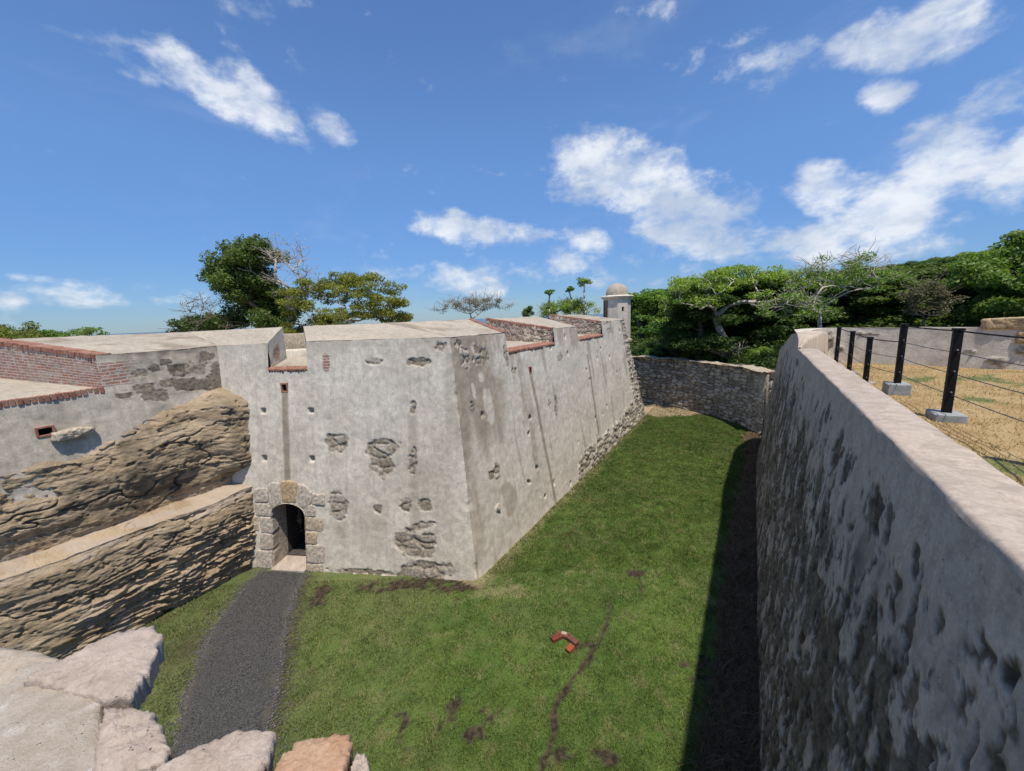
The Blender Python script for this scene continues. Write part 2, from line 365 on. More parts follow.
def simple(name, c1, c2, scale=6, rough=.9, bs=.5, bd=.02, c3=None, spec=.2, metallic=0, coord='Object'):
    m, t, b = newmat(name); uv = t.n('ShaderNodeTexCoord').outputs[coord]
    n = t.noise(uv, scale, 7, .65, .2); col = t.mix(t.ss(n, .35, .65), c1, c2)
    if c3: col = t.mix(t.ss(t.noise(t.scale(uv, (1, 1, 1), (4, 2, 7)), scale * .5, 6, .7), .55, .7), col, c3)
    f = t.noise(uv, scale * 9, 4, .7); col = t.mix(1., col, t.mix(f, (.72, .72, .72), (1.25, 1.25, 1.25)), 'MULTIPLY')
    t.l(col, b.inputs['Base Color']); b.inputs['Roughness'].default_value = rough; b.inputs['Specular IOR Level'].default_value = spec; b.inputs['Metallic'].default_value = metallic
    pits = t.n('ShaderNodeTexVoronoi'); pits.inputs['Scale'].default_value = scale * 7; t.l(uv, pits.inputs['Vector'])
    pm = t.math('MULTIPLY', t.ss(pits.outputs['Distance'], .26, .05), t.ss(t.noise(t.scale(uv, (1, 1, 1), (5, 8, 1)), scale * 1.7, 5, .7), .54, .66)); col2 = t.mix(t.math('MULTIPLY', pm, .5 if bs >= 1 else 0.), col, (.14, .115, .095)); gr = t.noise(uv, scale * 22, 3, .8); col2 = t.mix(1., col2, t.mix(gr, (.72, .72, .72), (1.27, 1.27, 1.27)), 'MULTIPLY'); t.l(col2, b.inputs['Base Color'])
    bump(t, b, t.math('ADD', t.math('ADD', n, t.math('MULTIPLY', f, .45)), t.math('MULTIPLY', pm, -.6 if bs >= 1 else 0.)), bs, bd); return m
M_brick = simple('red_brick', (.27, .115, .075), (.36, .19, .135), 9, c3=(.40, .31, .25))
M_stonetop = simple('weathered_sandstone', (.36, .285, .225), (.45, .37, .30), 9, bs=1., bd=.012, c3=(.23, .18, .14))
M_orange = simple('orange_sandstone', (.36, .21, .12), (.42, .28, .18), 6, bs=.6, bd=.012, c3=(.40, .26, .18))
M_mortar = simple('white_lime_mortar', (.37, .305, .235), (.44, .375, .30), 14, bs=1., bd=.014, c3=(.56, .51, .45))
M_inshade = simple('painted_inside_shade', (.05, .045, .04), (.08, .07, .06), 5)  # dark colour painted where door, drain and turret openings fall into shade
M_block = simple('concrete_footing', (.26, .27, .26), (.34, .35, .34), 9, bs=.4)
M_metal = simple('black_painted_steel', (.006, .006, .007), (.010, .010, .011), 20, rough=.6, bs=.05, spec=.15)
M_cable = simple('steel_cable', (.10, .10, .11), (.14, .14, .15), 30, rough=.4, bs=.05, metallic=.7, spec=.5)
M_water = simple('sea_water', (.02, .07, .13), (.03, .09, .15), .01, rough=.25, bs=.1)
M_undergrowth = simple('forest_floor', (.025, .04, .012), (.05, .06, .02), .8)
# bedrock
m, t, b = newmat('bedrock'); M_rock = m
uv = t.n('ShaderNodeTexCoord').outputs['UV']
n1_ = t.noise(t.scale(uv, (.6, 2.2, 1)), 1.3, 9, .66, .5); n2_ = t.noise(t.scale(uv, (.8, 2.6, 1)), 5, 9, .7, .6); n3_ = t.noise(uv, 26, 6, .75)
col = t.mix(t.ss(n1_, .34, .66), (.33, .24, .145), (.46, .355, .235))
col = t.mix(t.math('MULTIPLY', t.ss(n2_, .53, .7), .5), col, (.50, .42, .32))
col = t.mix(t.math('MULTIPLY', t.ss(n2_, .45, .30), .65), col, (.17, .135, .09))
col = t.mix(1., col, t.mix(n3_, (.6, .6, .6), (1.4, 1.4, 1.4)), 'MULTIPLY')
col = t.mix(t.attr('stain'), col, (.14, .11, .075)); col = t.mix(t.attr('stone'), col, t.mix(n3_, (.34, .275, .21), (.50, .41, .33)))
t.l(col, b.inputs['Base Color'])
bump(t, b, t.math('ADD', t.math('MULTIPLY', n2_, 1.6), t.math('MULTIPLY', n3_, .5)), .8, .05)
# lawn
def lawn_mat(name, blade=False):
    m, t, b = newmat(name); uv = t.n('ShaderNodeTexCoord').outputs['Object']
    a = t.noise(uv, .45, 6, .6, .4); c = t.noise(uv, 2.4, 7, .68, .3); d = t.noise(uv, 38, 5, .75)
    col = t.mix(t.ss(a, .38, .62), (.068, .116, .022), (.104, .158, .032))
    sx = t.n('ShaderNodeSeparateXYZ'); t.l(uv, sx.inputs[0])
    dry = t.ss(t.math('ADD', t.noise(t.scale(uv, (1, 1, 1), (2, 9, 4)), .35, 5, .6), t.ss(sx.outputs[0], 1.2, -3.5, 0., .22)), .50, .78)
    col = t.mix(t.math('MULTIPLY', dry, .55), col, (.15, .145, .065))
    col = t.mix(t.math('MULTIPLY', t.ss(c, .50, .66), .6), col, (.175, .165, .07))
    col = t.mix(t.math('MULTIPLY', t.ss(t.noise(t.scale(uv, (1, 1, 1), (9, 4, 0)), 9, 7, .75, .4), .52, .66), .5), col, (.035, .05, .016))
    col = t.mix(t.math('MULTIPLY', t.ss(c, .46, .32), .55), col, (.036, .068, .016))
    col = t.mix(1., col, t.mix(d, (.45, .45, .45), (1.5, 1.5, 1.5)), 'MULTIPLY')
    if blade:
        col = t.mix(1., col, t.mix(t.attr('cell'), (.50, .55, .55), (1.6, 1.5, 1.25)), 'MULTIPLY'); col = t.mix(t.ss(t.attr('cell'), .86, .95), col, (.30, .26, .13))
        col = t.mix(t.attr('stain'), col, t.mix(t.attr('cell'), (.08, .06, .035), (.22, .17, .09)))
    else:
        soil = t.mix(t.ss(t.noise(uv, 12, 6, .7), .4, .6), (.022, .017, .010), (.070, .053, .030))
        col = t.mix(t.attr('stain'), col, soil)
        col = t.mix(t.attr('stone'), col, t.mix(d, (.27, .20, .115), (.42, .33, .20)))
        bump(t, b, t.math('ADD', t.math('MULTIPLY', d, .8), c), .7, .03)
    t.l(col, b.inputs['Base Color']); b.inputs['Roughness'].default_value = .75
    return m
M_lawn = lawn_mat('lawn_ground'); M_blade = lawn_mat('grass_blades', True)
m, t, b = newmat('dry_grass'); M_dry = m
uv = t.n('ShaderNodeTexCoord').outputs['Object']; a = t.noise(uv, .7, 7, .65, .5); d = t.noise(uv, 24, 6, .75); c = t.noise(t.scale(uv, (1, 1, 1), (3, 8, 0)), 2.2, 7, .65)
col = t.mix(t.ss(c, .35, .65), (.33, .215, .095), (.42, .30, .15)); col = t.mix(t.ss(a, .53, .62), col, (.13, .15, .05))
col = t.mix(t.math('MULTIPLY', t.ss(c, .60, .72), .6), col, (.22, .15, .10))
col = t.mix(1., col, t.mix(d, (.6, .6, .6), (1.35, 1.35, 1.35)), 'MULTIPLY'); t.l(col, b.inputs['Base Color']); bump(t, b, t.math('ADD', d, c), .6, .03)
m, t, b = newmat('dark_gravel'); M_gravel = m
uv = t.n('ShaderNodeTexCoord').outputs['Object']; vo = t.n('ShaderNodeTexVoronoi'); vo.inputs['Scale'].default_value = 64; t.l(uv, vo.inputs['Vector'])
sepc = t.n('ShaderNodeSeparateColor'); t.l(vo.outputs['Color'], sepc.inputs[0])
col = t.mix(sepc.outputs[0], (.020, .019, .018), (.125, .119, .112)); col = t.mix(t.math('MULTIPLY', t.ss(t.noise(uv, 1.1, 6, .65), .4, .65), .35), col, (.075, .071, .067))
col = t.mix(t.math('MULTIPLY', t.attr('stain'), 1.), col, (.11, .095, .07)); t.l(col, b.inputs['Base Color'])
bump(t, b, t.math('MULTIPLY', vo.outputs['Distance'], -1.), .9, .02)
def leaf_mat(name, c1, c2, trans=.35):
    m = bpy.data.materials.new(name); m.use_nodes = True; t = NT(m.node_tree)
    oi = t.n('ShaderNodeObjectInfo').outputs['Random']
    col = t.mix(t.attr('cell'), c1, c2); col = t.mix(1., col, t.mix(oi, (.72, .8, .75), (1.3, 1.15, 1.1)), 'MULTIPLY')
    b = t.n('ShaderNodeBsdfPrincipled'); t.l(col, b.inputs['Base Color']); b.inputs['Roughness'].default_value = .5; b.inputs['Specular IOR Level'].default_value = .3
    tr_ = t.n('ShaderNodeBsdfTranslucent'); t.l(t.mix(1., col, (1.3, 1.5, .5), 'MULTIPLY'), tr_.inputs[0])
    mx = t.n('ShaderNodeMixShader'); mx.inputs[0].default_value = trans; t.l(b.outputs[0], mx.inputs[1]); t.l(tr_.outputs[0], mx.inputs[2])
    o = t.n('ShaderNodeOutputMaterial'); t.l(mx.outputs[0], o.inputs[0]); return m
L_dark = leaf_mat('dark_leaves', (.060, .105, .026), (.125, .185, .045))
L_mid = leaf_mat('green_leaves', (.085, .155, .030), (.155, .25, .055))
L_bright = leaf_mat('bright_leaves', (.15, .25, .04), (.25, .36, .075))
L_yel = leaf_mat('yellow_green_leaves', (.15, .175, .03), (.27, .28, .055))
L_grey = leaf_mat('grey_dry_leaves', (.12, .12, .075), (.20, .18, .12))
L_scrub = leaf_mat('dead_scrub', (.07, .052, .032), (.24, .18, .11), .15)
M_bark = simple('brown_bark', (.12, .09, .065), (.20, .16, .12), 4)
M_pale = simple('pale_bark', (.36, .31, .26), (.48, .43, .37), 5)

# ------------------------------------------------------------------ frames of the walls
tf = v3([-.98875, .1496, 0]); tf /= np.linalg.norm(tf); nf = v3([-tf[1], tf[0], 0])
tr = v3([.5172, .8559, 0]); tr /= np.linalg.norm(tr); nr = v3([tr[1], -tr[0], 0])
C0 = v3([-1.05, 9.06, 0]); BAT = .14; KC = .09347
P0 = v3([-7.98, 11.01, 0])
def PF(s, z, off=0): s, z, off = np.broadcast_arrays(s, z, off); return C0 + tf * s[..., None] + (nf * (off - BAT * z)[..., None]) + Z * z[..., None]
def PR(s, z, off=0): s, z, off = np.broadcast_arrays(s, z, off); return C0 + tr * s[..., None] + (nr * (off - BAT * z)[..., None]) + Z * z[..., None]
def PL(a, z, off=0): a, z, off = np.broadcast_arrays(a, z, off); return P0 - tr * a[..., None] + (nr * (off + .15 * (6.02 - z))[..., None]) + Z * z[..., None]

# ------------------------------------------------------------------ ground
def xy(x0, x1, y0, y1, st):
    return np.meshgrid(seg([x0, x1], st), seg([y0, y1], st), indexing='ij')
CRACK = v3([(.22, 4.2), (.22, 4.76), (.29, 5.18), (.61, 5.83), (.95, 6.36), (1.32, 6.83), (1.57, 7.07), (1.97, 7.88), (2.18, 8.53), (2.22, 9.29)])
def dseg(X, Y, pts):
    d = np.full(X.shape, 99.)
    for p, q in zip(pts[:-1], pts[1:]):
        v = q - p; t_ = np.clip(((X - p[0]) * v[0] + (Y - p[1]) * v[1]) / (v @ v), 0, 1)
        d = np.minimum(d, np.hypot(X - p[0] - t_ * v[0], Y - p[1] - t_ * v[1]))
    return d
PATHL = v3([(-6.5, 2.0), (-5.63, 5.33), (-6.1, 6.11), (-6.5, 6.97), (-6.78, 7.6), (-6.93, 8.3), (-7.04, 9.3), (-6.95, 9.95)])
PATHR = v3([(-4.1, 2.0), (-4.04, 5.27), (-4.38, 6.23), (-4.93, 7.39), (-5.22, 8.1), (-5.39, 8.62), (-5.55, 9.3), (-5.66, 9.75)])
def lawn_attr(X, Y):
    wx = X + (fbm(X * 2.3, Y * 2.3, 3, 5) - .5) * .35; wy = Y + (fbm(X * 2.3, Y * 2.3, 3, 9) - .5) * .35
    d = dseg(wx, wy, CRACK); wd = .035 + .06 * fbm(X * 2, Y * 2, 2, 3)
    soil = ss(1.3, .6, d / wd) * (1 - .75 * ss(7.3, 9.2, Y))
    soil = np.maximum(soil, ss(1.3, .6, dseg(wx, wy, v3([(.95, 6.95), (1.5, 7.0)])) / .06))
    soil = np.maximum(soil, .8 * ss(1.25, .7, dseg(wx, wy, v3([(2.9, 8.1), (3.0, 9.2)])) / .03))
    for (cx, cy, rx, ry, k) in ((-1.0, 5.6, .75, .5, .62), (-2.2, 5.4, .9, .6, .66), (.5, 5.0, .35, .2, .55), (3.3, 6.3, .55, .5, .6), (1.2, 4.9, .3, .15, .5), (2.9, 9.2, .5, .4, .66), (-2.6, 9.05, 1.6, .28, .47), (-1.5, 8.85, .9, .2, .5), (-4.85, 8.8, .35, .6, .5)):
        m_ = ss(1.2, .4, np.hypot((X - cx) / rx, (Y - cy) / ry)); soil = np.maximum(soil, ss(k, k + .1, fbm(X * 7, Y * 7, 4, 11) * .75 + m_ * .3) * (m_ > 0))
    # bare verge along path and along the rock and wall feet
    lat = X * nr[0] + Y * nr[1]; alo = X * tr[0] + Y * tr[1]
    dl = dseg(X, Y, PATHL); dr = dseg(X, Y, PATHR)
    verge = ss(.28, .02, dr + (fbm(X * 4, Y * 4, 3, 2) - .5) * .5) * .75
    verge = np.maximum(verge, ss(-10.9, -11.5, lat + (fbm(X * 2, Y * 2, 3, 21) - .5) * .9) * .6)
    verge = np.maximum(verge, ss(1.1, .0, np.hypot((X + 6.9) / .7, (Y - 7.3) / .8)) * .7)
    # scrub strip by the counterscarp
    edge = -.27 + (fbm(alo * 1.1, lat * 1.1, 3, 8) - .5) * .35 + ss(10, 20, alo) * .35
    strip = ss(edge - .06, edge + .08, lat) * (alo < 24)
    soil = np.maximum(soil, np.maximum(verge, strip * .97))
    # sandy bare ground by the far wall
    sand = ss(.45, .62, fbm(X * .9 + 3, Y * .9, 4, 14) * .55 + ss(1.3, .1, np.hypot((X - 9.9) / 3.0, (Y - 25.8) / 2.3)) * .5) * (Y > 20)
    sand = np.maximum(sand, .3 * ss(.5, .8, fbm(X * 3, Y * 3, 4, 15) * .6 + ss(1.2, .2, np.hypot((X + .4) / 1.6, (Y - 8.6) / .35)) * .45))
    # thin worn trails and pale verge along the bastion foot
    lr = (X - C0[0]) * nr[0] + (Y - C0[1]) * nr[1]
    sand = np.maximum(sand, .45 * ss(.5, .1, lr + (fbm(X * 3, Y * 3, 3, 18) - .5) * .5) * (alo > 7))
    for pl in ([(.2, 8.4), (.9, 8.5), (1.6, 9.6)], [(2.4, 11.0), (2.9, 9.9), (3.3, 9.2)]):
        sand = np.maximum(sand, .38 * ss(1.3, .6, dseg(wx, wy, v3(pl)) / .03) * (fbm(X * 5, Y * 5, 2, 5) > .42))
    return soil, sand, strip
ga = Acc()
X, Y = xy(-13, 17, 1.5, 33, .07)
soil, sand, strip = lawn_attr(X, Y)
hz = (fbm(X * .8, Y * .8, 4, 1) - .5) * .06 + (fbm(X * 6, Y * 6, 3, 2) - .5) * .025 - soil * .015 + strip * (fbm(X * 9, Y * 9, 3, 4) - .3) * .10
latg = X * nr[0] + Y * nr[1]
hz = hz - ss(.12, .0, np.minimum(dseg(X, Y, PATHL), dseg(X, Y, PATHR))) * .0
ga.grid(np.stack([X, Y, hz], -1), np.stack([X, Y], -1), {'stain': soil, 'stone': sand})
tag(ga.build('moat_lawn', M_lawn), kind='structure')
# gravel path
pa = Acc(); ys = np.linspace(2.0, 9.78, 130)
def ev(P_, ys): return np.interp(ys, P_[:, 1], P_[:, 0])
lx = ev(PATHL, ys) + (fbm(ys * 3, ys * 0, 3, 3) - .5) * .22; rx = ev(PATHR, ys) + (fbm(ys * 3, ys * 0 + 5, 3, 4) - .5) * .22
uu = np.linspace(0, 1, 40)[None, :]
PX = lx[:, None] * (1 - uu) + rx[:, None] * uu; PY = np.repeat(ys[:, None], 40, 1) + 0 * uu
pz = (fbm(PX * .8, PY * .8, 4, 1) - .5) * .06 + .035 - .05 * (abs(uu - .5) * 2) ** 8 + (fbm(PX * 14, PY * 14, 2, 6) - .5) * .012
ed = ss(.72, 1., abs(uu - .5) * 2 + (fbm(PX * 5, PY * 5, 3, 7) - .5) * .5)
pa.grid(np.stack([PX, PY, pz], -1), None, {'stain': ed * .8})
tag(pa.build('gravel_path', M_gravel), kind='structure')
# loose chippings spilled off the path
rg = np.random.default_rng(31); n = 5200; yy = 3 + 6.9 * rg.random(n); sd = rg.random(n) < .5
ex0 = np.where(sd, np.interp(yy, PATHL[:, 1], PATHL[:, 0]), np.interp(yy, PATHR[:, 1], PATHR[:, 0])); xx = ex0 + np.where(sd, -1, 1) * (rg.exponential(.13, n) - .12)
zz = (fbm(xx * .8, yy * .8, 4, 1) - .5) * .06 + .022; rr_ = .006 + .010 * rg.random(n); B = np.stack([xx, yy, zz], -1)
OC = v3([(1, 0, 0), (0, 1, 0), (-1, 0, 0), (0, -1, 0), (0, 0, .8), (0, 0, -.8)]); OF = np.array([(0, 1, 4), (1, 2, 4), (2, 3, 4), (3, 0, 4), (1, 0, 5), (2, 1, 5), (3, 2, 5), (0, 3, 5)])
V = B[:, None] + OC[None] * rr_[:, None, None] * (.6 + .8 * rg.random((n, 6, 1))); a = Acc(); a.raw(V.reshape(-1, 3), (np.arange(n)[:, None, None] * 6 + OF[None]).reshape(-1, 3))
tag(a.build('loose_gravel', simple('chippings', (.05, .048, .046), (.20, .19, .18), 30, bs=.3), smooth=False), 'loose grey chippings spilled along the edges of the gravel path', 'gravel', kind='stuff')
# grass blades, short and clumped, thinned on bare soil and absent on the path
rng = np.random.default_rng(4)
def blades(n, gen, hgt, wid, name, mat, accept, label, lean=.5, col_stain=None):
    Xb, Yb = gen(n); so_, sa_, st_ = lawn_attr(Xb, Yb); k = accept(Xb, Yb, so_, sa_, st_)
    Xb, Yb, so_, sa_ = Xb[k], Yb[k], so_[k], sa_[k]; n = len(Xb)
    zb = (fbm(Xb * .8, Yb * .8, 4, 1) - .5) * .06 - .01; th = rng.random(n) * 2 * np.pi
    h = hgt * (.5 + rng.random(n)) * (.6 + .8 * fbm(Xb * 4, Yb * 4, 2, 3)); wv = wid * (.6 + .8 * rng.random(n)) * (1 + np.clip(Yb - 5, 0, 30) / 9)
    B = np.stack([Xb, Yb, zb], -1); dx = np.stack([np.cos(th), np.sin(th), 0 * th], -1)
    la = np.stack([rng.normal(size=n), rng.normal(size=n), 0 * th], -1) * lean * h[:, None]
    V = np.stack([B - dx * wv[:, None], B + dx * wv[:, None], B + la + Z * h[:, None]], 1).reshape(-1, 3)
    a = Acc(); c = np.repeat(np.clip(rng.normal(.45, .25, n), 0, 1), 3); stn = np.repeat(np.clip(so_ * .4 + sa_ * .8, 0, 1) if col_stain is None else col_stain(n), 3)
    a.raw(V, np.arange(3 * n).reshape(-1, 3), None, {'cell': c, 'stain': stn})
    return tag(a.build(name, mat, smooth=False), label, 'grass', kind='stuff')
def inpath(X, Y):
    mg = (fbm(X * 3.5, Y * 3.5, 3, 44) - .35) * .5 - .03; return (X > np.interp(Y, PATHL[:, 1], PATHL[:, 0]) + mg) & (X < np.interp(Y, PATHR[:, 1], PATHR[:, 0]) - mg) & (Y < 9.9)
def inwalls(X, Y):
    lr = (X - C0[0]) * nr[0] + (Y - C0[1]) * nr[1]; lf = (X - C0[0]) * nf[0] + (Y - C0[1]) * nf[1]
    return (lr < .02) & (lf < .02)
def acc_lawn(X, Y, so_, sa_, st_):
    la = X * nr[0] + Y * nr[1]
    return (~inpath(X, Y)) & (~inwalls(X, Y)) & (rng.random(len(X)) > np.clip(so_ * 1.35 + sa_ * .8, 0, 1)) & (la < .35) & (la > -11.75)
def gen_lawn(n):
    Yb = 3.8 + 25 * rng.random(n) ** 1.75; k = rng.random(n); lo = np.where(Yb > 9.3, .52 * (Yb - 9.06) - 1.05, -8.9); return lo + k * (.66 * Yb + .8 - lo), Yb
blades(960000, gen_lawn, .042, .0055, 'lawn_grass', M_blade, acc_lawn, 'short green lawn covering the floor of the dry moat')
def gen_strip(n):
    al = 3.5 + 20 * rng.random(n) ** 1.4; la = -.55 + 1.0 * rng.random(n); return tr[0] * al + nr[0] * la, tr[1] * al + nr[1] * la
blades(60000, gen_strip, .11, .007, 'dead_scrub', L_scrub, lambda X, Y, so_, sa_, st_: st_ > .3, 'strip of dead brown scrub along the foot of the shaded wall', 1.0)

# ------------------------------------------------------------------ bastion
BAS = empty('bastion', (C0[0], C0[1], 0), 'large whitewashed fort bastion with sloping walls, brick embrasures and an arched doorway', 'bastion')
BO = BAS.location
def bpart(acc, name, mats, parent=None, smooth=True, label=None, org=None):
    o = acc.build(name, mats, parent or BAS, smooth, origin=org if org is not None else (C0[0], C0[1], 0))
    if label: o['label'] = label
    return o
def masonry(u, v, lu, lv, seed, amp=.04):
    du = u / lu + (fbm(u * 2, v * 2, 2, seed) - .5) * .5; dv = v / lv + (fbm(u * 1.3, v * 1.3, 2, seed + 3) - .5) * .6
    f1, f2, c = worley(du, dv, seed); e = ss(.02, .22, f2 - f1)
    return e * amp * .8 + (c - .5) * amp * .6 + (fbm(u * 9, v * 9, 3, seed) - .5) * amp * .9, c * (.6 + .4 * e), e
FB = [  # exposed-stone blobs on the front: s, z, rs, rz, angle
    (3.72, 3.40, .30, .24, 0), (2.45, 3.33, .52, .22, 0), (2.5, 2.9, .28, .38, -.5), (1.58, 4.32, .08, .2, .1), (1.63, 2.95, .10, .33, .1), (.82, 5.83, .14, .14, 0),
    (3.73, 1.74, .27, .36, 0), (1.86, 1.86, .17, .15, 0), (1.35, 1.87, .17, .15, .3), (1.45, 1.32, .42, .10, -.2), (1.62, .85, .55, .34, 0), (1.45, .15, .75, .28, 0),
    (1.42, 5.46, .30, .09, 0), (2.6, 5.52, .22, .08, 0), (2.62, 1.72, .10, .12, 0), (3.1, .05, .9, .07, 0)]
HO = [(5.81, 4.26), (4.41, 4.26), (5.84, 2.98), (4.43, 2.99)]
def f_front(s, z):
    st = np.zeros(s.shape)
    for i, (cs, cz, a, b_, an) in enumerate(FB): st = np.maximum(st, blob(s, z, cs, cz, a, b_, an, .55, i))
    off, cell, e = masonry(s, z, .50, .24, 5, .035); cell = np.clip(cell * .6 + .7 * (fbm(s * 6, z * 8, 4, 3) - .3), 0, 1)
    d = (fbm(s * 1.2, z * 1.2, 4, 7) - .5) * .05 - st * .09 * ss(.56, .66, 1 - abs(2 * fbm(s * 1.5, z * 4.5, 3, 9) - 1)) * .12 * ss(.93, .99, 1 - abs(2 * fbm(s * 1.5, z * 4.5, 3, 9) - 1)) + (fbm(s * 7, z * 7, 3, 8) - .5) * .012 + st * (off - .032)
    stain = np.zeros(s.shape)
    w1 = .075 + .02 * fbm(z * 2, z * 0, 2, 1)
    stain = np.maximum(stain, .95 * ss(1.3, .8, abs(s - 5.15 - .01 * (4.8 - z)) / w1) * (z < 4.86) * (z > 2.3))
    for (cs, w_, z0, z1, k) in ((1.6, .16, 1.3, 4.2, .5), (1.35, .22, 2.0, 3.0, .35), (2.65, .3, .6, 1.6, .35), (.9, .3, 1.5, 3.6, .25), (3.0, .25, .3, 1.5, .3), (3.7, .2, .9, 1.4, .4), (2.1, .4, 4.9, 5.9, .25), (3.72, .25, 2.7, 3.3, .3), (.55, .22, 3.3, 5.9, .35)):
        stain = np.maximum(stain, k * ss(1.4, .3, abs(s - cs) / w_) * ss(z0 - .3, z0 + .3, z) * ss(z1 + .3, z1 - .3, z))
    for i, (cs, cz) in enumerate(HO):
        h = ss(.075, .055, np.maximum(abs(s - cs), abs(z - cz))); d = d - h * .12; stain = np.maximum(stain, h * .5)  # hole mask recesses the face and darkens its colour inside
    br = blob(s, z, 3.93, 5.52, .10, .26, 0, .3, 55)
    stain = np.maximum(stain, .3 * ss(5.7, 6.05, z + .2 * fbm(s * 3, z, 3, 2)))
    return d, {'stone': st, 'stain': stain, 'brick': br, 'cell': cell}
def shear(s, z, c=1.2): return s + KC * z * np.clip(1 - s / c, 0, 1)
a = Acc()
def cornerwear(s, z): return ((nf + nr) * .6)[None, None, :] * (-(ss(.45, .8, fbm(z * 3.1, z * 0 + 3, 4, 88)) * .05 + fbm(z * 11, z * 0, 2, 89) * .018) * ss(.16, .0, s))[..., None]
def front_strip(s0, s1, zs, holefn=None):
    sv = seg([s0, s1], .03); s, z = np.meshgrid(sv, zs, indexing='ij'); s2 = shear(s, z)
    d, at = f_front(s2, z); d = d * ss(-.02, .1, s) * 1.0
    keep = None
    if holefn is not None:
        sc = (s2[:-1, :-1] + s2[1:, 1:]) / 2; zc = (z[:-1, :-1] + z[1:, 1:]) / 2; keep = ~holefn(sc, zc)
    a.grid(PF(s2, z, d) + cornerwear(s, z), np.stack([s2, z], -1), at, 0, keep)
def doorhole(s, z): return (abs(s - 5.19) < .50) & (z < 1.48 + .32 * np.sqrt(np.clip(1 - ((s - 5.19) / .5) ** 2, 0, 1)))
zlow = seg([-.1, 5.35], .03); front_strip(0, 7.5, zlow, lambda s, z: doorhole(s, z) | ((abs(s - 5.155) < .075) & (abs(z - 4.87) < .11)))
front_strip(0, 4.47, seg([5.35, 6.06], .03)); front_strip(5.60, 7.5, seg([5.35, 6.04], .03))
bpart(a, 'front_wall', M_front)
# side wall towards the moat
RB = [(.86, 5.84, .16, .16), (.95, 4.22, .10, .15), (3.37, 4.86, .16, .10), (6.8, 4.9, .28, .12), (5.35, 3.45, .14, .12), (5.9, 3.4, .1, .14), (5.75, 3.05, .12, .16), (1.75, 5.5, .35, .28), (1.0, 5.5, .25, .3), (3.0, 5.35, .12, .3), (1.4, 2.3, .25, .18), (1.3, 1.3, .1, .1)]
def f_side(s, z):
    st = np.zeros(s.shape)
    for i, (cs, cz, a_, b_) in enumerate(RB): st = np.maximum(st, blob(s, z, cs, cz, a_, b_, 0, .5, 60 + i))
    # scattered small losses
    lim = .36 - .10 * ss(10, 15, s)
    f1, f2, c = worley(s * 1.1, z * 1.0, 77, 1.); hol = (c > .80) * ss(.09, .04, f1 + (fbm(s * 9, z * 9, 2, 2) - .5) * .14)
    # bare rubble band rising along the foot, stripped far corner
    top = .72 + .5 * ss(7, 16, s) - 1.2 * ss(7.4, 6.3, s); st = np.maximum(st, ss(.12, -.12, z - top - (fbm(s * 1.6, z * 1.6, 3, 9) - .5) * .9) * ss(5.9, 6.6, s))
    e_ = 16.55 - .18 * z; far = ss(-.15, .1, s - e_ + (fbm(s * 2, z * 2, 3, 12) - .5) * .3); st = np.maximum(st, far)
    up = ss(.0, .35, s - 12.1) * ss(5.2, 5.6, z + (fbm(s * 3, z * 3, 3, 10) - .5) * .8) * (fbm(s * 5, z * 5, 3, 4) > .5) * .8; st = np.maximum(st, up * (s < 14))
    off, cell, e = masonry(s, z, .36, .20, 25, .09); off = off * (.4 + .6 * ss(2.6, 1.6, z) * (s < 16) + .6 * (s >= 16))
    d = (fbm(s * .8, z * .8, 4, 17) - .5) * .07 + (fbm(s * 6, z * 6, 3, 18) - .5) * .014 + st * (off - .035) - hol * .07
    stain = np.zeros(s.shape)
    for (c0, c1, w_, z0, z1) in ((4.32, 4.68, .085, 0, 4.66), (9.66, 9.72, .10, 1.0, 4.75)):
        cs = c0 + (c1 - c0) * (z1 - z) / max(z1 - z0, .1); stain = np.maximum(stain, .85 * ss(1.3, .8, abs(s - cs) / w_) * (z < z1) * ss(z0 - .2, z0 + .2, z))
    # brown weather stain on the near corner
    m1 = ss(3.1, 1.8, s + (fbm(s * 1.6, z * .9, 4, 19) - .5) * 1.7) * ss(2.4, 4.3, z + (fbm(s * 2.5, z * .5, 3, 20) - .5) * 2.6 + .6 * ss(1.5, .3, s))
    light = np.zeros(s.shape)
    for (cs, cz, a_, b_) in ((1.55, 5.55, .18, .3), (1.6, 4.9, .14, .13), (1.7, 4.1, .2, .5), (2.35, 5.3, .28, .5), (1.15, 4.6, .08, .2)): light = np.maximum(light, blob(s, z, cs, cz, a_, b_, 0, .4, 90))
    stain = np.maximum(stain, m1 * .8 * (1 - light))
    stain = np.maximum(stain, .5 * blob(s, z, 1.9, 1.3, .4, .45, .4, .5, 3)); stain = np.maximum(stain, .35 * blob(s, z, .35, 1.3, .25, .9, 0, .5, 4))
    stain = np.maximum(stain, .55 * ss(.62, .78, fbm(s * 2.4, z * .55 + 4, 4, 24) + .18 * ss(4.5, 6, z)))
    stain = np.maximum(stain, hol * .8); return d, {'stone': st, 'stain': stain, 'cell': cell, 'brick': 0 * s}  # small losses also get shade painted into their recesses
a = Acc()
def side_strip(s0, s1, zs, st=.05, hole=None, endfn=True):
    sv = seg([s0, s1], st); s, z = np.meshgrid(sv, zs, indexing='ij'); s2 = shear(s, z)
    s2 = s2 - .34 * z * ss(12.5, 18.2, s) * (1 if endfn else 0)
    d, at = f_side(s2, z); d = d * ss(-.02, .1, s)
    keep = None
    if hole is not None:
        sc = (s2[:-1, :-1] + s2[1:, 1:]) / 2; zc = (z[:-1, :-1] + z[1:, 1:]) / 2; keep = ~hole(sc, zc)
    a.grid(PR(s2, z, d) + cornerwear(s, z), np.stack([s2 + 20, z], -1), at, 0, keep)
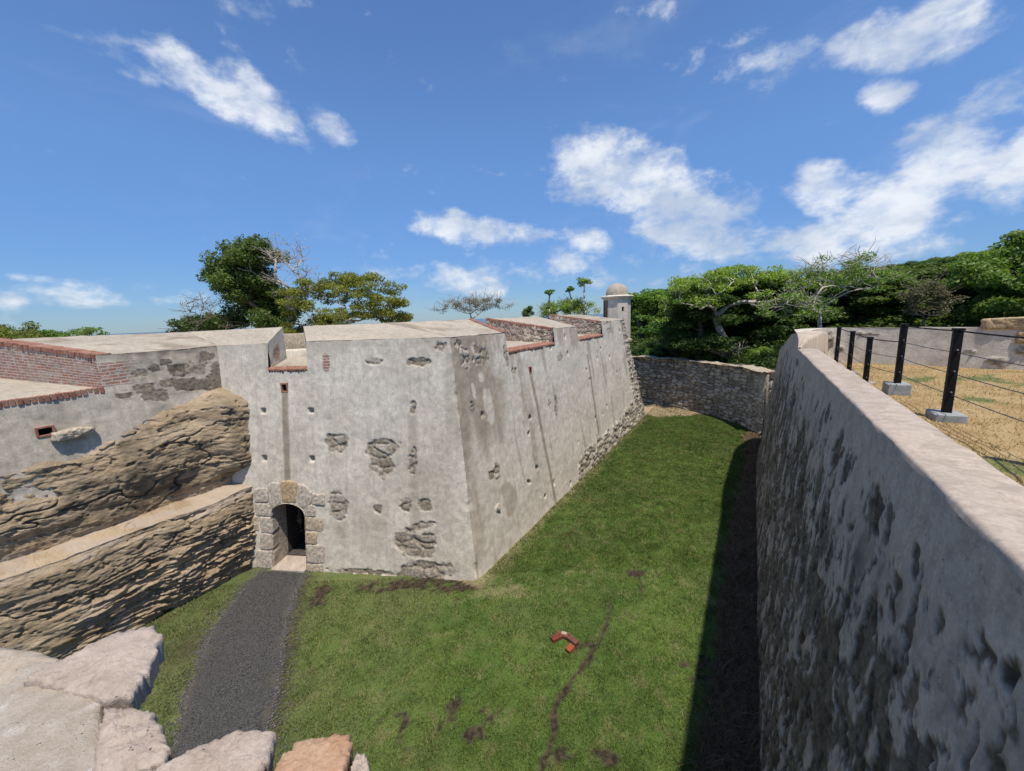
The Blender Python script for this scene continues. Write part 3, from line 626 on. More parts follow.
side_strip(0, 6.6, seg([-.1, 5.45], .035), .035, lambda s, z: (abs(s - 4.32) < .07) & (abs(z - 4.73) < .1)); side_strip(6.6, 18.2, seg([-.1, 5.45], .05), .05)
side_strip(0, 3.15, seg([5.45, 6.04], .035), .035); side_strip(6.5, 8.9, seg([5.45, 5.99], .05)); 
sv = seg([12.1, 16.2], .06); s, z = np.meshgrid(sv, seg([5.45, 6.07], .05), indexing='ij'); d, at = f_side(s, z); a.grid(PR(s, z, d), np.stack([s + 20, z], -1), at)
sv = seg([12.1, 18.3], .06)
bpart(a, 'side_wall', M_side)
# far flank closing the bastion
a = Acc(); e0 = PR(18.2, 0.); e1 = PR(16.15, 6.05)
def f_rub(seed, amp=.06, lu=.4, lv=.2, brick=0.):
    def fn(u, v):
        off, cell, e = masonry(u, v, lu, lv, seed, amp); return off, {'stone': .4 + .6 * e, 'cell': cell, 'stain': (1 - e) * .8, 'brick': ss(.48, .6, fbm(u * 1.3, v * 2.5, 3, seed + 5) + brick * .3 - .1) * .7 * (brick > 0)}
    return fn
quad(a, e0, e0 + v3([-7, 3.0, 0]), e1 + v3([-7, 3., 0]), e1, .1, f_rub(41)); bpart(a, 'flank_wall', M_rubble)

def brick_row(acc, p, q, din, n, w_in=.24, h=.065, hang=.02, seed=0, tilt=0., up=(0, 0, 1), matn=0, hj=.0):
    """a course of bricks on edge, from p to q; din = direction into the wall"""
    p, q, din, up = map(v3, (p, q, din, up)); L = np.linalg.norm(q - p); t_ = (q - p) / L; din = din / np.linalg.norm(din)
    rg = np.random.default_rng(seed); wb = L / n
    for i in range(n):
        c = p + t_ * (i + .5) * wb + din * (w_in / 2 - hang + rg.normal() * .007) + up * (-h / 2 + rg.normal() * .004)
        j = rg.normal(size=3) * .03; ax = t_ + din * j[0] + up * j[2]; ay = din + up * (tilt + j[1]); ay /= np.linalg.norm(ay)
        box(acc, c, ax, ay, np.cross(ax, ay) / np.linalg.norm(np.cross(ax, ay)), wb * .41, w_in / 2, h / 2, matn, None, .008)
# merlons : closed prisms of top, cheeks and back
MB0, MB1 = PF(4.47, 6.06), None
K = C0 + tf * (KC * 6.05) - nf * BAT * 6.05 + Z * 6.05
F1 = PF(5.60, 6.05); M1 = PF(4.47, 6.07); M1b = v3([-5.80, 11.42, 6.46]); Kb = v3([-3.40, 11.12, 6.46])
E1 = PR(3.15, 6.03); E1b = v3([-1.30, 13.95, 6.46])
B1 = v3([-6.50, 11.62, 6.46]); Cn = v3([-7.98, 11.01, 6.02]); L1 = PL(2.42, 6.0); V1 = v3([-9.6, 12.1, 6.43]); LB = v3([-12.9, 9.95, 6.44])
def drop(p, z): return v3([p[0], p[1], z])
def f_top(seed):
    def fn(u, v): return 0 * u, {'stain': .8 * ss(.45, .75, fbm(u * 1.5, v * 1.5, 4, seed)) * (seed % 2)}
    return fn
def prism(name, corners, zb, seed, brickch=(), label=None, mats=None, topmat=0):
    """corners: ordered list of top corners; side faces drawn for edges in brickch dict idx->fn"""
    a = Acc(); c = corners
    if len(c) == 4: quad(a, c[0], c[1], c[2], c[3], .09, f_top(seed), 0, (seed * 3, 0), .015, seed)
    return a
SILLF = 5.35
# merlon between the brick sill and the near corner
a = Acc()
quad(a, M1, K, Kb, M1b, .06, f_top(2), 0, (0, 0), .012, 3); quad(a, K, E1, E1b, Kb, .06, f_top(3), 0, (9, 5), .012, 4)
quad(a, M1b, Kb, drop(Kb, 5), drop(M1b, 5), .2, None, 1); quad(a, Kb, E1b, drop(E1b, 5), drop(Kb, 5), .2, None, 1)
quad(a, drop(M1, 5.3), M1, M1b, drop(M1b, 5.3), .1, None, 1); quad(a, drop(E1, 5.4), E1, E1b, drop(E1b, 5.4), .1, f_rub(51, .03, .3, .12, .5), 2)
bpart(a, 'merlon', [M_top, M_front, M_rubble])
# merlon left of the sill, wrapping round the inner corner onto the left wall
a = Acc(); quad(a, Cn, F1, B1, V1, .06, f_top(4), 0, (4, 3), .012, 6); quad(a, L1, Cn, V1, LB, .07, f_top(5), 0, (8, 7), .02, 7)
def f_ck(u, v): return 0 * u, {'brick': blob(u, v, .42, .42, .22, .24, 0, .3, 3)}
quad(a, drop(F1, 5.33), drop(B1, 5.5), B1, F1, .04, f_ck, 1)
quad(a, B1, V1, drop(V1, 5), drop(B1, 5), .2, None, 1)
bpart(a, 'merlon', [M_top, M_front], label='long merlon wrapping the inner corner towards the brick embrasure')
# merlons along the side
C0f, C1f = PR(6.5, 5.99), PR(8.9, 5.97); C0b = v3([-.90, 15.75, 6.45]); C1b = v3([1.35, 18.97, 6.45])
D0f, D1f = PR(12.1, 6.07), PR(16.15, 6.07); D0b = v3([2.0, 20.3, 6.5]); D1b = v3([4.6, 25.0, 6.42])
for nm, (p0, p1, b1, b0), sd in (('merlon', (C0f, C1f, C1b, C0b), 8), ('merlon', (D0f, D1f, D1b, D0b), 11)):
    a = Acc(); quad(a, p0, p1, b1, b0, .1, f_top(sd), 0, (sd, 2), .02, sd)
    quad(a, drop(p0, 5.4), p0, b0, drop(b0, 5.3), .04, lambda u, v, sd=sd: (lambda r: (r[0], r[1]))(f_rub(60 + sd, .03, .3, .12, .55)(u, v)), 1)
    quad(a, drop(p1, 5.4), p1, b1, drop(b1, 5.3), .1, f_rub(70 + sd, .03, .3, .12, .5), 1)
    quad(a, b0, b1, drop(b1, 5), drop(b0, 5), .2, None, 1)
    bpart(a, nm, [M_top, M_rubble])
# sloping sills with their brick edges, and brick nosing on the cheeks
def sill(name, p, q, pb, qb, n, seed, w_in=.24, h=.08):
    a = Acc(); up = Z
    quad(a, p - Z * .01, q - Z * .01, qb, pb, .08, f_top(seed), 0, (seed, 1), .01, seed); brick_row(a, p + Z * .012, q + Z * .012, (pb - p) + (qb - q), n, w_in, h, .03, seed, .05, matn=1)
    return bpart(a, name, [M_top, M_brick])
sill('embrasure_sill', PF(5.61, 5.37), PF(4.46, 5.37), v3([-6.42, 11.6, 5.60]), v3([-5.75, 11.4, 5.60]), 15, 1, .22, .09)
sill('embrasure_sill', PR(3.15, 5.47), PR(6.5, 5.47), drop(E1b, 5.62), drop(C0b, 5.62), 30, 2, .42, .12)
sill('embrasure_sill', PR(8.9, 5.45), PR(12.1, 5.45), drop(C1b, 5.6), drop(D0b, 5.6), 30, 3, .40, .12)
for i, (p, q) in enumerate(((E1, E1b), (C0f, C0b), (D0f, D0b))):
    a = Acc(); dv = tr if i == 0 else -tr
    brick_row(a, p + Z * .03 - (q - p) * .0, q + Z * .03, -dv, 24, .22, .10, .03, 20 + i); bpart(a, 'brick_nosing', M_brick)
# terreplein inside, and an inner rubble traverse glimpsed through the notch
a = Acc(); a.raw([(-30, 8, 5.0), (-13, 9, 5.0), (-9.6, 12.2, 5.0), (-5.5, 11.3, 5.), (-3.4, 11.2, 5.0), (4.6, 25, 5.0), (0, 29, 5.0), (-30, 29, 5.0)], [(0, 1, 2, 7), (2, 3, 4, 7), (4, 5, 6, 7)])
bpart(a, 'terreplein', M_top, smooth=False)
a = Acc(); box(a, (-7.75, 14.6, 5.58), (1, 0, 0), (0, 1, 0), Z, .9, .5, .62, 0, {'stone': 1., 'cell': .3}, .05); box(a, (-7.1, 13.4, 5.35), (1, .1, 0), (0, 1, 0), Z, .9, .45, .35, 1, None, .02)
bpart(a, 'traverse_wall', [M_rubble, M_front])
# brick-framed drains
def drain(P, s0, z0, t_, n_, wdt=.07, hgt=.11):
    a = Acc(); c = P(s0, z0)
    for dx, dz, hx, hz_ in ((-wdt - .012, 0, .016, hgt + .02), (wdt + .012, 0, .016, hgt + .02), (0, hgt, wdt + .03, .02), (0, -hgt, wdt + .03, .02)):
        box(a, c + t_ * dx + Z * dz - n_ * .03, t_, n_, Z, hx, .05, hz_, 0, None, .005)
    b_ = c - n_ * .28
    quad(a, b_ - t_ * wdt - Z * hgt, b_ + t_ * wdt - Z * hgt, b_ + t_ * wdt + Z * hgt, b_ - t_ * wdt + Z * hgt, .1, None, 1)
    for sx, sz in ((1, 0), (-1, 0), (0, 1), (0, -1)):
        if sx: quad(a, c + t_ * wdt * sx - Z * hgt, b_ + t_ * wdt * sx - Z * hgt, b_ + t_ * wdt * sx + Z * hgt, c + t_ * wdt * sx + Z * hgt, .1, None, 1)
        else: quad(a, c - t_ * wdt + Z * hgt * sz, c + t_ * wdt + Z * hgt * sz, b_ + t_ * wdt + Z * hgt * sz, b_ - t_ * wdt + Z * hgt * sz, .1, None, 1)
    bpart(a, 'drain_hole', [M_brick, M_inshade])
drain(PF, 5.155, 4.87, tf, nf); drain(PR, 4.32, 4.73, tr, nr, .065, .1)
# doorway: reveal tunnel, surround blocks, threshold
DW = empty('doorway', (0, 0, 0), None, None); DW.parent = BAS; DW.location = (0, 0, 0)
def dpart(acc, name, mats, smooth=True, label=None): return bpart(acc, name, mats, DW, smooth, label)
def archpts(hw, n=14, zs=1.48, rise=.32):
    th = np.linspace(0, np.pi, n); return [(5.19 - hw, -.05)] + [(5.19 - hw, z_) for z_ in (.35, .7, 1.05)] + [(5.19 - hw * math.cos(q), zs + rise * math.sin(q)) for q in th] + [(5.19 + hw, z_) for z_ in (1.05, .7, .35)] + [(5.19 + hw, -.05)]
ap = np.array(archpts(.5)); dep = np.array([-.03, .0, .3, .6, .9, 1.4, 2.2, 3.4])
A_ = PF(ap[:, 0], ap[:, 1]); base = PF(ap[:, 0], ap[:, 1] * 0) - PF(ap[:, 0] * 0, ap[:, 1] * 0)
Pt = np.stack([A_ - nf * dd + (nf * (BAT * ap[:, 1])[:, None] * min(1, dd / 3.4)) for dd in dep])
peri = np.concatenate([[0], np.cumsum(np.hypot(*np.diff(ap, axis=0).T))])
a = Acc(); uvv = np.stack(np.meshgrid(dep, peri, indexing='ij'), -1)
a.grid(Pt[:4], uvv[:4], {'stone': 1., 'cell': .8}, 0); a.grid(Pt[3:], uvv[3:], None, 1)  # deeper rings switch to the dark colour, tunnel shade painted in
c_ = Pt[-1].mean(0); a.raw(np.concatenate([Pt[-1], [c_]]), [(i, i + 1, len(ap)) for i in range(len(ap) - 1)], None, None, 1); dpart(a, 'door_reveal', [M_ashlar, M_inshade])
# blocks: outlines on the wall face (s, z) with stone tone
def fblock(acc, pts, cell, out=.03, seed=0, depth=.25, mat=0):
    c = np.mean(pts, 0); stone(acc, [(p[0] - c[0], p[1] - c[1]) for p in pts], PF(c[0], c[1]), tf, (Z - nf * BAT) / np.linalg.norm(Z - nf * BAT), nf, out, depth, .006, .012, seed, mat, {'stone': .85, 'cell': cell}, 44, .018)
def rect(s0, s1, z0, z1, j=.02, sd=0):
    rg = np.random.default_rng(sd); q = [(s0, z0), ((s0 + s1) / 2, z0), (s1, z0), (s1, (z0 + z1) / 2), (s1, z1), ((s0 + s1) / 2, z1), (s0, z1), (s0, (z0 + z1) / 2)]
    return [(x_ + rg.normal() * j, y_ + rg.normal() * j) for x_, y_ in q]
BL = [((4.22, 4.70, -.02, .20), .6), ((4.14, 4.70, .22, .72), .75), ((4.36, 4.70, .74, 1.06), .35), ((4.16, 4.70, 1.08, 1.44), .5), ((4.38, 4.71, 1.46, 1.76), .8), ((4.10, 4.46, 1.78, 2.08), .9),
      ((5.68, 6.20, -.02, .50), .8), ((5.68, 6.06, .52, .96), .7), ((5.68, 6.04, .98, 1.40), .85), ((6.06, 6.46, 1.0, 1.40), .55), ((5.68, 6.16, 1.42, 1.78), .75), ((5.76, 6.18, 1.80, 2.20), .95)]
for i, (r_, c_) in enumerate(BL):
    a = Acc(); fblock(a, rect(*r_, .012, i), c_, seed=i * 3, out=.012 + .007 * (i % 3)); dpart(a, 'surround_block', M_ashlar)
for i, (pts, c_) in enumerate((([(4.48, 1.80), (4.72, 1.66), (4.90, 1.80), (4.88, 2.34), (4.62, 2.28), (4.46, 2.12)], .85), ([(4.92, 1.80), (5.36, 1.80), (5.38, 2.38), (5.14, 2.42), (4.90, 2.38)], .0), ([(5.38, 1.80), (5.66, 1.62), (5.76, 1.80), (5.74, 2.30), (5.58, 2.38), (5.40, 2.34)], 1.))):
    a = Acc(); fblock(a, pts, c_, seed=40 + i, out=.025, depth=.3); dpart(a, 'voussoir', M_ashlar)
a = Acc(); c = PF(5.19, 0) + nf * -.22; box(a, c + Z * .03, tf, nf, Z, .49, .34, .05, 0, None, .02); box(a, PF(5.19, 0) - nf * 2.1 + Z * .02, tf, nf, Z, .5, 1.6, .06, 1, None, .01); dpart(a, 'threshold', [M_cope, M_inshade])

# ------------------------------------------------------------------ sentry box on the far salient
GX, GY = 6.62, 24.9
SB = empty('sentry_box', (GX, GY, 4.6), 'small whitewashed sentry turret with a round dome at the far salient of the bastion', 'sentry box')
def lathe(acc, prof, n=8, rot=0., mat=0, smoothn=None, seed=0, rough=0.):
    t_ = np.linspace(0, 2 * np.pi, n + 1) + rot; P = np.array([[[r * math.cos(q), r * math.sin(q), z] for q in t_] for r, z in prof])
    if rough: 
        nz = (fbm(t_[None, :] * 4 % 25.1, np.array([p[1] for p in prof])[:, None] * 4, 3, seed) - .5) * rough; nz[:, -1] = nz[:, 0]; P[..., :2] *= (1 + nz)[..., None]
    uvv = np.stack(np.meshgrid(np.array([p[1] for p in prof]), t_ * .8, indexing='ij')[::-1], -1); acc.grid(P, uvv, None, mat)
RT = math.radians(22.5 + 12)
def octbody(acc, R, z0, z1, skip=None, mat=0):
    for k in range(8):
        q0, q1 = RT + k * math.pi / 4, RT + (k + 1) * math.pi / 4
        p, q = v3([R * math.cos(q0), R * math.sin(q0), 0]), v3([R * math.cos(q1), R * math.sin(q1), 0])
        holes = [h for h in (skip or []) if h[0] == k]; us = [0, 1]; zs = [z0, z1]
        for h in holes: us += [h[1], h[2]]; zs += [h[3], h[4]]
        us = sorted(set(us)); zs = sorted(set(zs))
        for i in range(len(us) - 1):
            for j in range(len(zs) - 1):
                if any(us[i] >= h[1] - 1e-6 and us[i + 1] <= h[2] + 1e-6 and zs[j] >= h[3] - 1e-6 and zs[j + 1] <= h[4] + 1e-6 for h in holes):
                    inw = -(p + q) / np.linalg.norm(p + q) * .15; A0, A1 = p + (q - p) * us[i], p + (q - p) * us[i + 1]
                    for (e_, f_) in ((A0, A0 + inw), (A1, A1 + inw)): quad(acc, e_ + Z * zs[j], f_ + Z * zs[j], f_ + Z * zs[j + 1], e_ + Z * zs[j + 1], .3, None, mat)
                    for zz in (zs[j], zs[j + 1]): quad(acc, A0 + Z * zz, A1 + Z * zz, A1 + inw + Z * zz, A0 + inw + Z * zz, .3, None, mat)
                    quad(acc, A0 + inw + Z * zs[j], A1 + inw + Z * zs[j], A1 + inw + Z * zs[j + 1], A0 + inw + Z * zs[j + 1], .3, None, 1)  # opening backed by a panel in the painted shade colour
                    continue
                quad(acc, p + (q - p) * us[i] + Z * zs[j], p + (q - p) * us[i + 1] + Z * zs[j], p + (q - p) * us[i + 1] + Z * zs[j + 1], p + (q - p) * us[i] + Z * zs[j + 1], .15, None, mat, (k * .6 + us[i] * .6, 0), .008)
def facet(dirv):
    an = math.atan2(dirv[1], dirv[0]) - RT; return int(an % (2 * math.pi) // (math.pi / 4))
kd = facet((-.93, -.36)); kw = facet((.45, -.9))
a = Acc(); octbody(a, .80, 0.2, 2.75, [(kd, .15, .85, 1.2, 2.62), (kw, .38, .64, 1.95, 2.2)]); a.build('turret_body', [M_side, M_inshade], SB)
a = Acc(); lathe(a, [(.80, 2.66), (.86, 2.70), (.94, 2.76), (.97, 2.83), (.93, 2.87), (.80, 2.90), (.6, 2.92)], 8, RT); a.build('cornice', M_side, SB, False)
a = Acc(); lathe(a, [(.68, 2.88), (.68, 3.0), (.66, 3.12), (.60, 3.28), (.50, 3.42), (.36, 3.53), (.2, 3.60), (.001, 3.62)], 28, 0, 0, None, 4, .03); a.build('dome', M_top, SB)
a = Acc(); lathe(a, [(.1, -.5), (.45, -.35), (.66, -.12), (.80, .05), (.92, .12), (.92, .24), (.78, .28)], 8, RT); a.build('corbel', M_ashlar, SB, False)
a = Acc(); q0, q1 = RT + kd * math.pi / 4, RT + (kd + 1) * math.pi / 4; p, q = v3([.8 * math.cos(q0), .8 * math.sin(q0), 0]), v3([.8 * math.cos(q1), .8 * math.sin(q1), 0]); t_ = (q - p) / np.linalg.norm(q - p); n_ = (p + q) / np.linalg.norm(p + q)
mc = (p + q) / 2
for s_ in (-1, 1): box(a, mc + t_ * s_ * .24 + Z * 1.9 + n_ * .0, t_, n_, Z, .04, .04, .72, 0, None, .008)
a.build('door_frame', M_brick, SB)

# ------------------------------------------------------------------ left curtain wall standing on the rock
LW = empty('curtain_wall', tuple(P0), 'weathered grey curtain wall with brick-edged embrasure built on bedrock at the left', 'wall')
LST = [(1.02, 5.43, .16, .1), (.75, 5.5, .12, .14), (1.75, 5.15, .2, .1), (1.55, 4.95, .26, .13), (1.30, 5.20, .12, .1), (.95, 5.55, .10, .09), (.55, 5.45, .14, .12), (.42, 5.62, .1, .08), (.16, 5.3, .16, .28), (.3, 5.05, .24, .2), (.85, 5.1, .38, .16), (1.75, 5.52, .14, .08), (1.45, 5.6, .1, .1), (1.2, 5.72, .12, .07), (2.1, 5.05, .14, .06), (.3, 5.78, .16, .1), (1.1, 5.56, .1, .08)]
def f_left(s, z):
    st = np.zeros(s.shape); c2 = np.zeros(s.shape)
    for i, (cs, cz, a_, b_) in enumerate(LST):
        q = blob(s, z, cs, cz, a_ * .95, b_ * .95, (hsh(i, 2, 2) - .5) * .4, .28, 100 + i, 4, .05); st = np.maximum(st, q); c2 = np.where(q > .4, hsh(i, 5, 3) * .8, c2)
    rgh = ss(2.0, 1.5, s) * ss(4.75, 5.0, z)
    br = ss(1.75, 2.0, s + (fbm(s * 5, z * 5, 2, 3) - .5) * .3) * ss(5.28, 5.34, z) * ss(5.88, 5.78, z)
    d = (fbm(s * 1.5, z * 1.5, 4, 27) - .5) * .07 + (fbm(s * 7, z * 7, 3, 28) - .5) * (.012 + .02 * rgh) + st * (.004 + (fbm(s * 14, z * 14, 3, 5) - .5) * .035) - .03 * st * (1 - st) * 4
    stain = .35 * ss(.5, .75, fbm(s * 2.6, z * .7, 4, 29)) + .5 * ss(5.85, 6.02, z) + .25 * rgh
    return d, {'stone': st, 'cell': c2, 'stain': np.clip(stain, 0, 1), 'brick': br * .95}
a = Acc()
for s0, s1, z0, z1 in ((-.3, 2.42, 3.2, 5.27), (2.42, 9, 3.2, 5.27), (-.3, 2.42, 5.27, 6.01)):
    s, z = np.meshgrid(seg([s0, s1], .03), seg([z0, z1], .03), indexing='ij'); z2 = z - (.02 * (s - 2.42)) * (z >= 5.26) * (s0 > 2)
    d, at = f_left(s, z); keep = None
    sc = (s[:-1, :-1] + s[1:, 1:]) / 2; zc = (z[:-1, :-1] + z[1:, 1:]) / 2; keep = ~((abs(sc - 3.43) < .10) & (abs(zc - 4.56) < .075))
    a.grid(PL(s, z2, d), np.stack([s + 40, z], -1), at, 0, keep)
a.build('wall_face', M_left, LW, origin=P0)
a = Acc()   # drain niche framed in brick, with its spout stone
c = PL(3.43, 4.56)
for dx, dz, hx, hz_ in ((-.115, 0, .02, .09), (.115, 0, .02, .09), (0, .09, .13, .02), (0, -.085, .13, .02)): box(a, c + tr * dx + Z * dz - nr * .02, tr, nr, Z, hx, .05, hz_, 0, None, .006)
b_ = c - nr * .3
quad(a, b_ - tr * .12 - Z * .1, b_ + tr * .12 - Z * .1, b_ + tr * .12 + Z * .1, b_ - tr * .12 + Z * .1, .1, None, 1)
for sx in (-1, 1): quad(a, c + tr * .1 * sx - Z * .08, b_ + tr * .1 * sx - Z * .08, b_ + tr * .1 * sx + Z * .08, c + tr * .1 * sx + Z * .08, .1, None, 1)
for sz in (-1, 1): quad(a, c - tr * .1 + Z * .075 * sz, c + tr * .1 + Z * .075 * sz, b_ + tr * .1 + Z * .075 * sz, b_ - tr * .1 + Z * .075 * sz, .1, None, 1)
a.build('drain_hole', [M_brick, M_inshade], LW, origin=P0)
a = Acc(); O = PL(3.08, 4.43); stone(a, [(-.34, -.10), (0, -.11), (.30, -.05), (.36, .06), (.1, .12), (-.3, .08)], O, tr, Z, nr, .16, .3, .03, .03, 7, 0, {'stone': 1., 'cell': .5}, 50, .06)
a.build('projecting_stone', M_rubble, LW, origin=P0)
# embrasure: brick cheek, sloping sill, brick courses
LBf = drop(LB, 5.50)
def f_bc(u, v): return (fbm(u * 8, v * 8, 3, 3) - .5) * .02, {'brick': .96 - .5 * (fbm(u * 2, v * 4, 3, 6) > .62), 'stain': .5}
a = Acc(); L1s = PL(2.42, 5.27); quad(a, L1s, LBf, LB - Z * .03, L1 - Z * .03, .05, f_bc); a.build('brick_cheek', M_left, LW, origin=P0)
a = Acc(); S9 = PL(9, 5.14); quad(a, L1s, S9, S9 + v3([-4.2, 1.5, .3]), LBf, .08, f_top(6), 0, (0, 0), .02, 9); a.build('embrasure_sill', M_top, LW, origin=P0)
a = Acc(); brick_row(a, L1s + Z * .035, PL(6.6, 5.19) + Z * .035, -nr, 46, .16, .13, .035, 31); a.build('brick_course', M_brick, LW, origin=P0)
a = Acc(); dch = (LB - L1) / np.linalg.norm(LB - L1); brick_row(a, L1 + Z * .035 + dch * .0, L1 + (LB - L1) * 1.0 + Z * .035, tr, 42, .30, .11, .03, 32); a.build('brick_nosing', M_brick, LW, origin=P0)
# bedrock below
def rock_P(aa, tz):
    """aa along the wall, tz 0..1 up the face -> lateral, z"""
    zb = np.interp(aa, [-.6, .2, 1.1, 2.4, 2.9, 4, 9], [5.0, 4.98, 4.72, 4.38, 4.08, 4.0, 4.0]) + (fbm(aa * 1.3, aa * 0, 3, 2) - .5) * .25
    zl = 2.2 + (fbm(aa * .8, aa * 0 + 4, 3, 6) - .5) * .22 - .05 * aa * 0
    k = [0, .46, .50, .535, .60, .82, .93, 1.0]
    z = np.where(tz < .46, tz / .46 * zl, 0.); z = np.where((tz >= .46) & (tz < .535), zl + (tz - .46) / .075 * .12, z)
    z = np.where(tz >= .535, zl + .12 + (tz - .535) / .465 * (zb + .1 - zl - .12), z)
    lo = -11.33 - .10 * z / 2.2 - .22 * (fbm(aa * .9 + 3, z * .9, 3, 31) - .5)
    x0 = lo
    hi = np.interp(tz, [.535, .60, .72, .85, .93, .965, 1.0], [-12.05, -12.0, -11.98, -12.06, -12.16, -12.33, -12.62])
    hi = hi + .30 * (fbm(aa * .7, z * .9, 3, 33) - .5)
    cor = ss(1.1, .2, aa) * ss(2.5, 2.9, z) * ss(1.0, .9, tz); hi = hi + .46 * cor
    mid = (tz - .46) / .075; led = (-11.46 + (hi + .0 + 11.46) * np.clip(mid, 0, 1))
    lat = np.where(tz < .46, x0, np.where(tz < .535, led, hi))
    lat = np.where((tz >= .40) & (tz < .46), lat * (1 - ss(.40, .46, tz)) + -11.48 * ss(.40, .46, tz), lat)
    return lat, z
a = Acc(); aa, tz = np.meshgrid(seg([-.9, 9], .022), np.linspace(0, 1, 300), indexing='ij'); lat, z = rock_P(aa, tz)
wz = z + .10 * (fbm(aa * .9, z * .6, 3, 41) - .5) * 2 - .03 * aa
wa = aa + .5 * (fbm(aa * 1.1, z * 1.1, 3, 60) - .5)
l1 = 1 - abs(2 * fbm(wa * .7 + 5, wz * 3.6, 3, 42, .5) - 1); l2 = 1 - abs(2 * fbm(wa * 2.0, wz * 7.5, 3, 43, .6) - 1)
low = (tz < .45); shelf = ss(4.3, 2.6, aa + .8 * (fbm(aa, z, 3, 61) - .5)) * ss(1.85, 1.35, z + .35 * (fbm(aa * .8, z, 3, 62) - .5)) * low * ss(.02, .2, z)
lay = fbm(wa * .35, wz * 5.2, 3, 63, .5); saw = (lay * 6.5) % 1.0
d = shelf * ((saw ** .6 - .5) * .15 + (l2 - .7) * .13)
lay2 = fbm(wa * .3 + 7, wz * 2.6, 3, 73, .5); sw2 = (lay2 * 6) % 1.0
d = d + (1 - shelf) * ((sw2 ** .5 - .5) * .022 + (l2 - .7) * .012)
d = d + (fbm(wa * .8, z * 1.1, 4, 64, .42) - .5) * .26 + (fbm(aa * 2.0, z * 3.0, 5, 74, .55) - .5) * .17 + (fbm(aa * 9, z * 13, 4, 44, .65) - .5) * .045
for sd_, k_, w_ in ((65, .7, .009),): 
    cr_ = abs(fbm(wa * k_ * .55 + .1 * fbm(aa * 5, z * 5, 2, 3), wz * k_ * 1.6, 4, sd_) - .5); d = d - .10 * ss(w_, w_ * .2, cr_)
pit = fbm(aa * 6.5, z * 9, 3, 76); d = d - .05 * ss(.66, .74, pit)
led = (tz >= .44) & (tz < .56); d = np.where(led, d * .55, d)
d = d * ss(1.0, .965, tz) + 0
cor = ss(-12.6, -12.4, lat)
cst = P0[:2] @ nr[:2]
Pk = P0 - tr * aa[..., None] + nr * (lat + d - cst)[..., None] + Z * (z + (fbm(aa * 6, tz * 30, 3, 48) - .5) * .03)[..., None]
limy = np.where(led | ((tz > .42) & (tz < .46)), ss(.45, .62, fbm(aa * 2.6, tz * 24, 4, 49) + .07 * (tz > .455) * (tz < .54)), 0) * .8
limy = limy * .85; limy = np.maximum(limy, .45 * ss(.62, .68, fbm(aa * 2.2, z * 1.6, 4, 50)) * (tz < .3))
dk = .5 * ss(.50, .70, fbm(aa * 2.6, z * .45, 5, 51)) * (tz > .56) + .35 * ss(.52, .7, fbm(aa * .8, z * 1.3, 4, 77)) + .8 * (tz > .57) * (tz < .64) * ss(.45, .6, fbm(aa * 1.2, z * 4, 3, 52))
a.grid(Pk, np.stack([aa, z], -1), {'stone': limy, 'stain': np.clip(dk, 0, 1)})
tag(a.build('rock_face', M_rock), kind='structure')

# ------------------------------------------------------------------ counterscarp wall on the right
def PW(al, z, off=0):   # moat face, leaning back to the right going up
    al, z, off = np.broadcast_arrays(al, z, off); return tr * al[..., None] + nr * (.40 + .113 * z - off)[..., None] + Z * z[..., None]
RWb = tuple(tr * 4 + nr * .4)
RW = empty('counterscarp_wall', RWb, 'long shaded moat wall with sunlit flat coping and crumbling rubble face at the right', 'wall')
def f_cw(s, z):
    q = .5 * ss(3.6, 5.05, z + .5 * (fbm(s * .8, z * .8, 3, 60) - .5)) + ss(4.95, 5.12, z)
    ws = s + .25 * (fbm(s * 4, z * 4, 3, 67) - .5); wz_ = z + .25 * (fbm(s * 4 + 9, z * 4, 3, 68) - .5)
    n = fbm(ws * 3.6, wz_ * 2.5, 5, 61, .62); st = ss(.475 + q * .25, .50 + q * .25, n)
    n2 = fbm(ws * 8.5, wz_ * 5.6, 4, 62, .6); st = np.maximum(st, ss(.55 + q * .3, .58 + q * .3, n2))
    st = np.maximum(st, blob(s, z, 6.97, 5.0, .16, .17, 0, .25, 3)) ; st = np.maximum(st, .9 * blob(s, z, 12.0, 5.1, .3, .1, 0, .4, 4))
    rg_ = 1 - abs(2 * fbm(ws * 5, wz_ * 5, 4, 63, .62) - 1); off = (rg_ - .75) * .045 + (fbm(s * 15, z * 15, 4, 69, .7) - .5) * .045
    cell = np.clip(rg_ * 1.3 - .55 + (fbm(s * 9, z * 9, 4, 70) - .5) * .9, 0, 1)  # cell darkens hollows of the ridged relief, shade put into colour
    low = ss(4.3, 2.6, z)
    run = fbm(ws * 6, wz_ * 1.6, 4, 65, .6)
    d = (fbm(s * .9, z * .9, 4, 64) - .5) * .07 + st * (off * 1.2 - .016) + (run - .5) * (.008 + .035 * low) + (fbm(s * 11, z * 11, 3, 71) - .5) * (.006 + .02 * low)
    cut = ss(5.0, 5.05, z) * ss(1.3, .9, abs(s - 6.97) / .17)
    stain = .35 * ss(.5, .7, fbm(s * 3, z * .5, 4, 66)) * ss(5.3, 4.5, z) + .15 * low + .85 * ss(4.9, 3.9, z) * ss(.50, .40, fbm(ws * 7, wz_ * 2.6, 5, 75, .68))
    return d * ss(5.42, 5.1, z) , {'stone': st * .9, 'cell': cell, 'stain': np.clip(stain, 0, 1)}
a = Acc()
for s0, s1, st_ in ((-2.0, 12.4, .026),):
    s, z = np.meshgrid(seg([s0, s1], st_), seg([-.15, 5.385], .028), indexing='ij'); d, at = f_cw(s, z); a.grid(PW(s, z, d), np.stack([s, z], -1), at)
s, z = np.meshgrid(seg([12.4, 18.7], .06), np.linspace(0, 1, 100), indexing='ij')
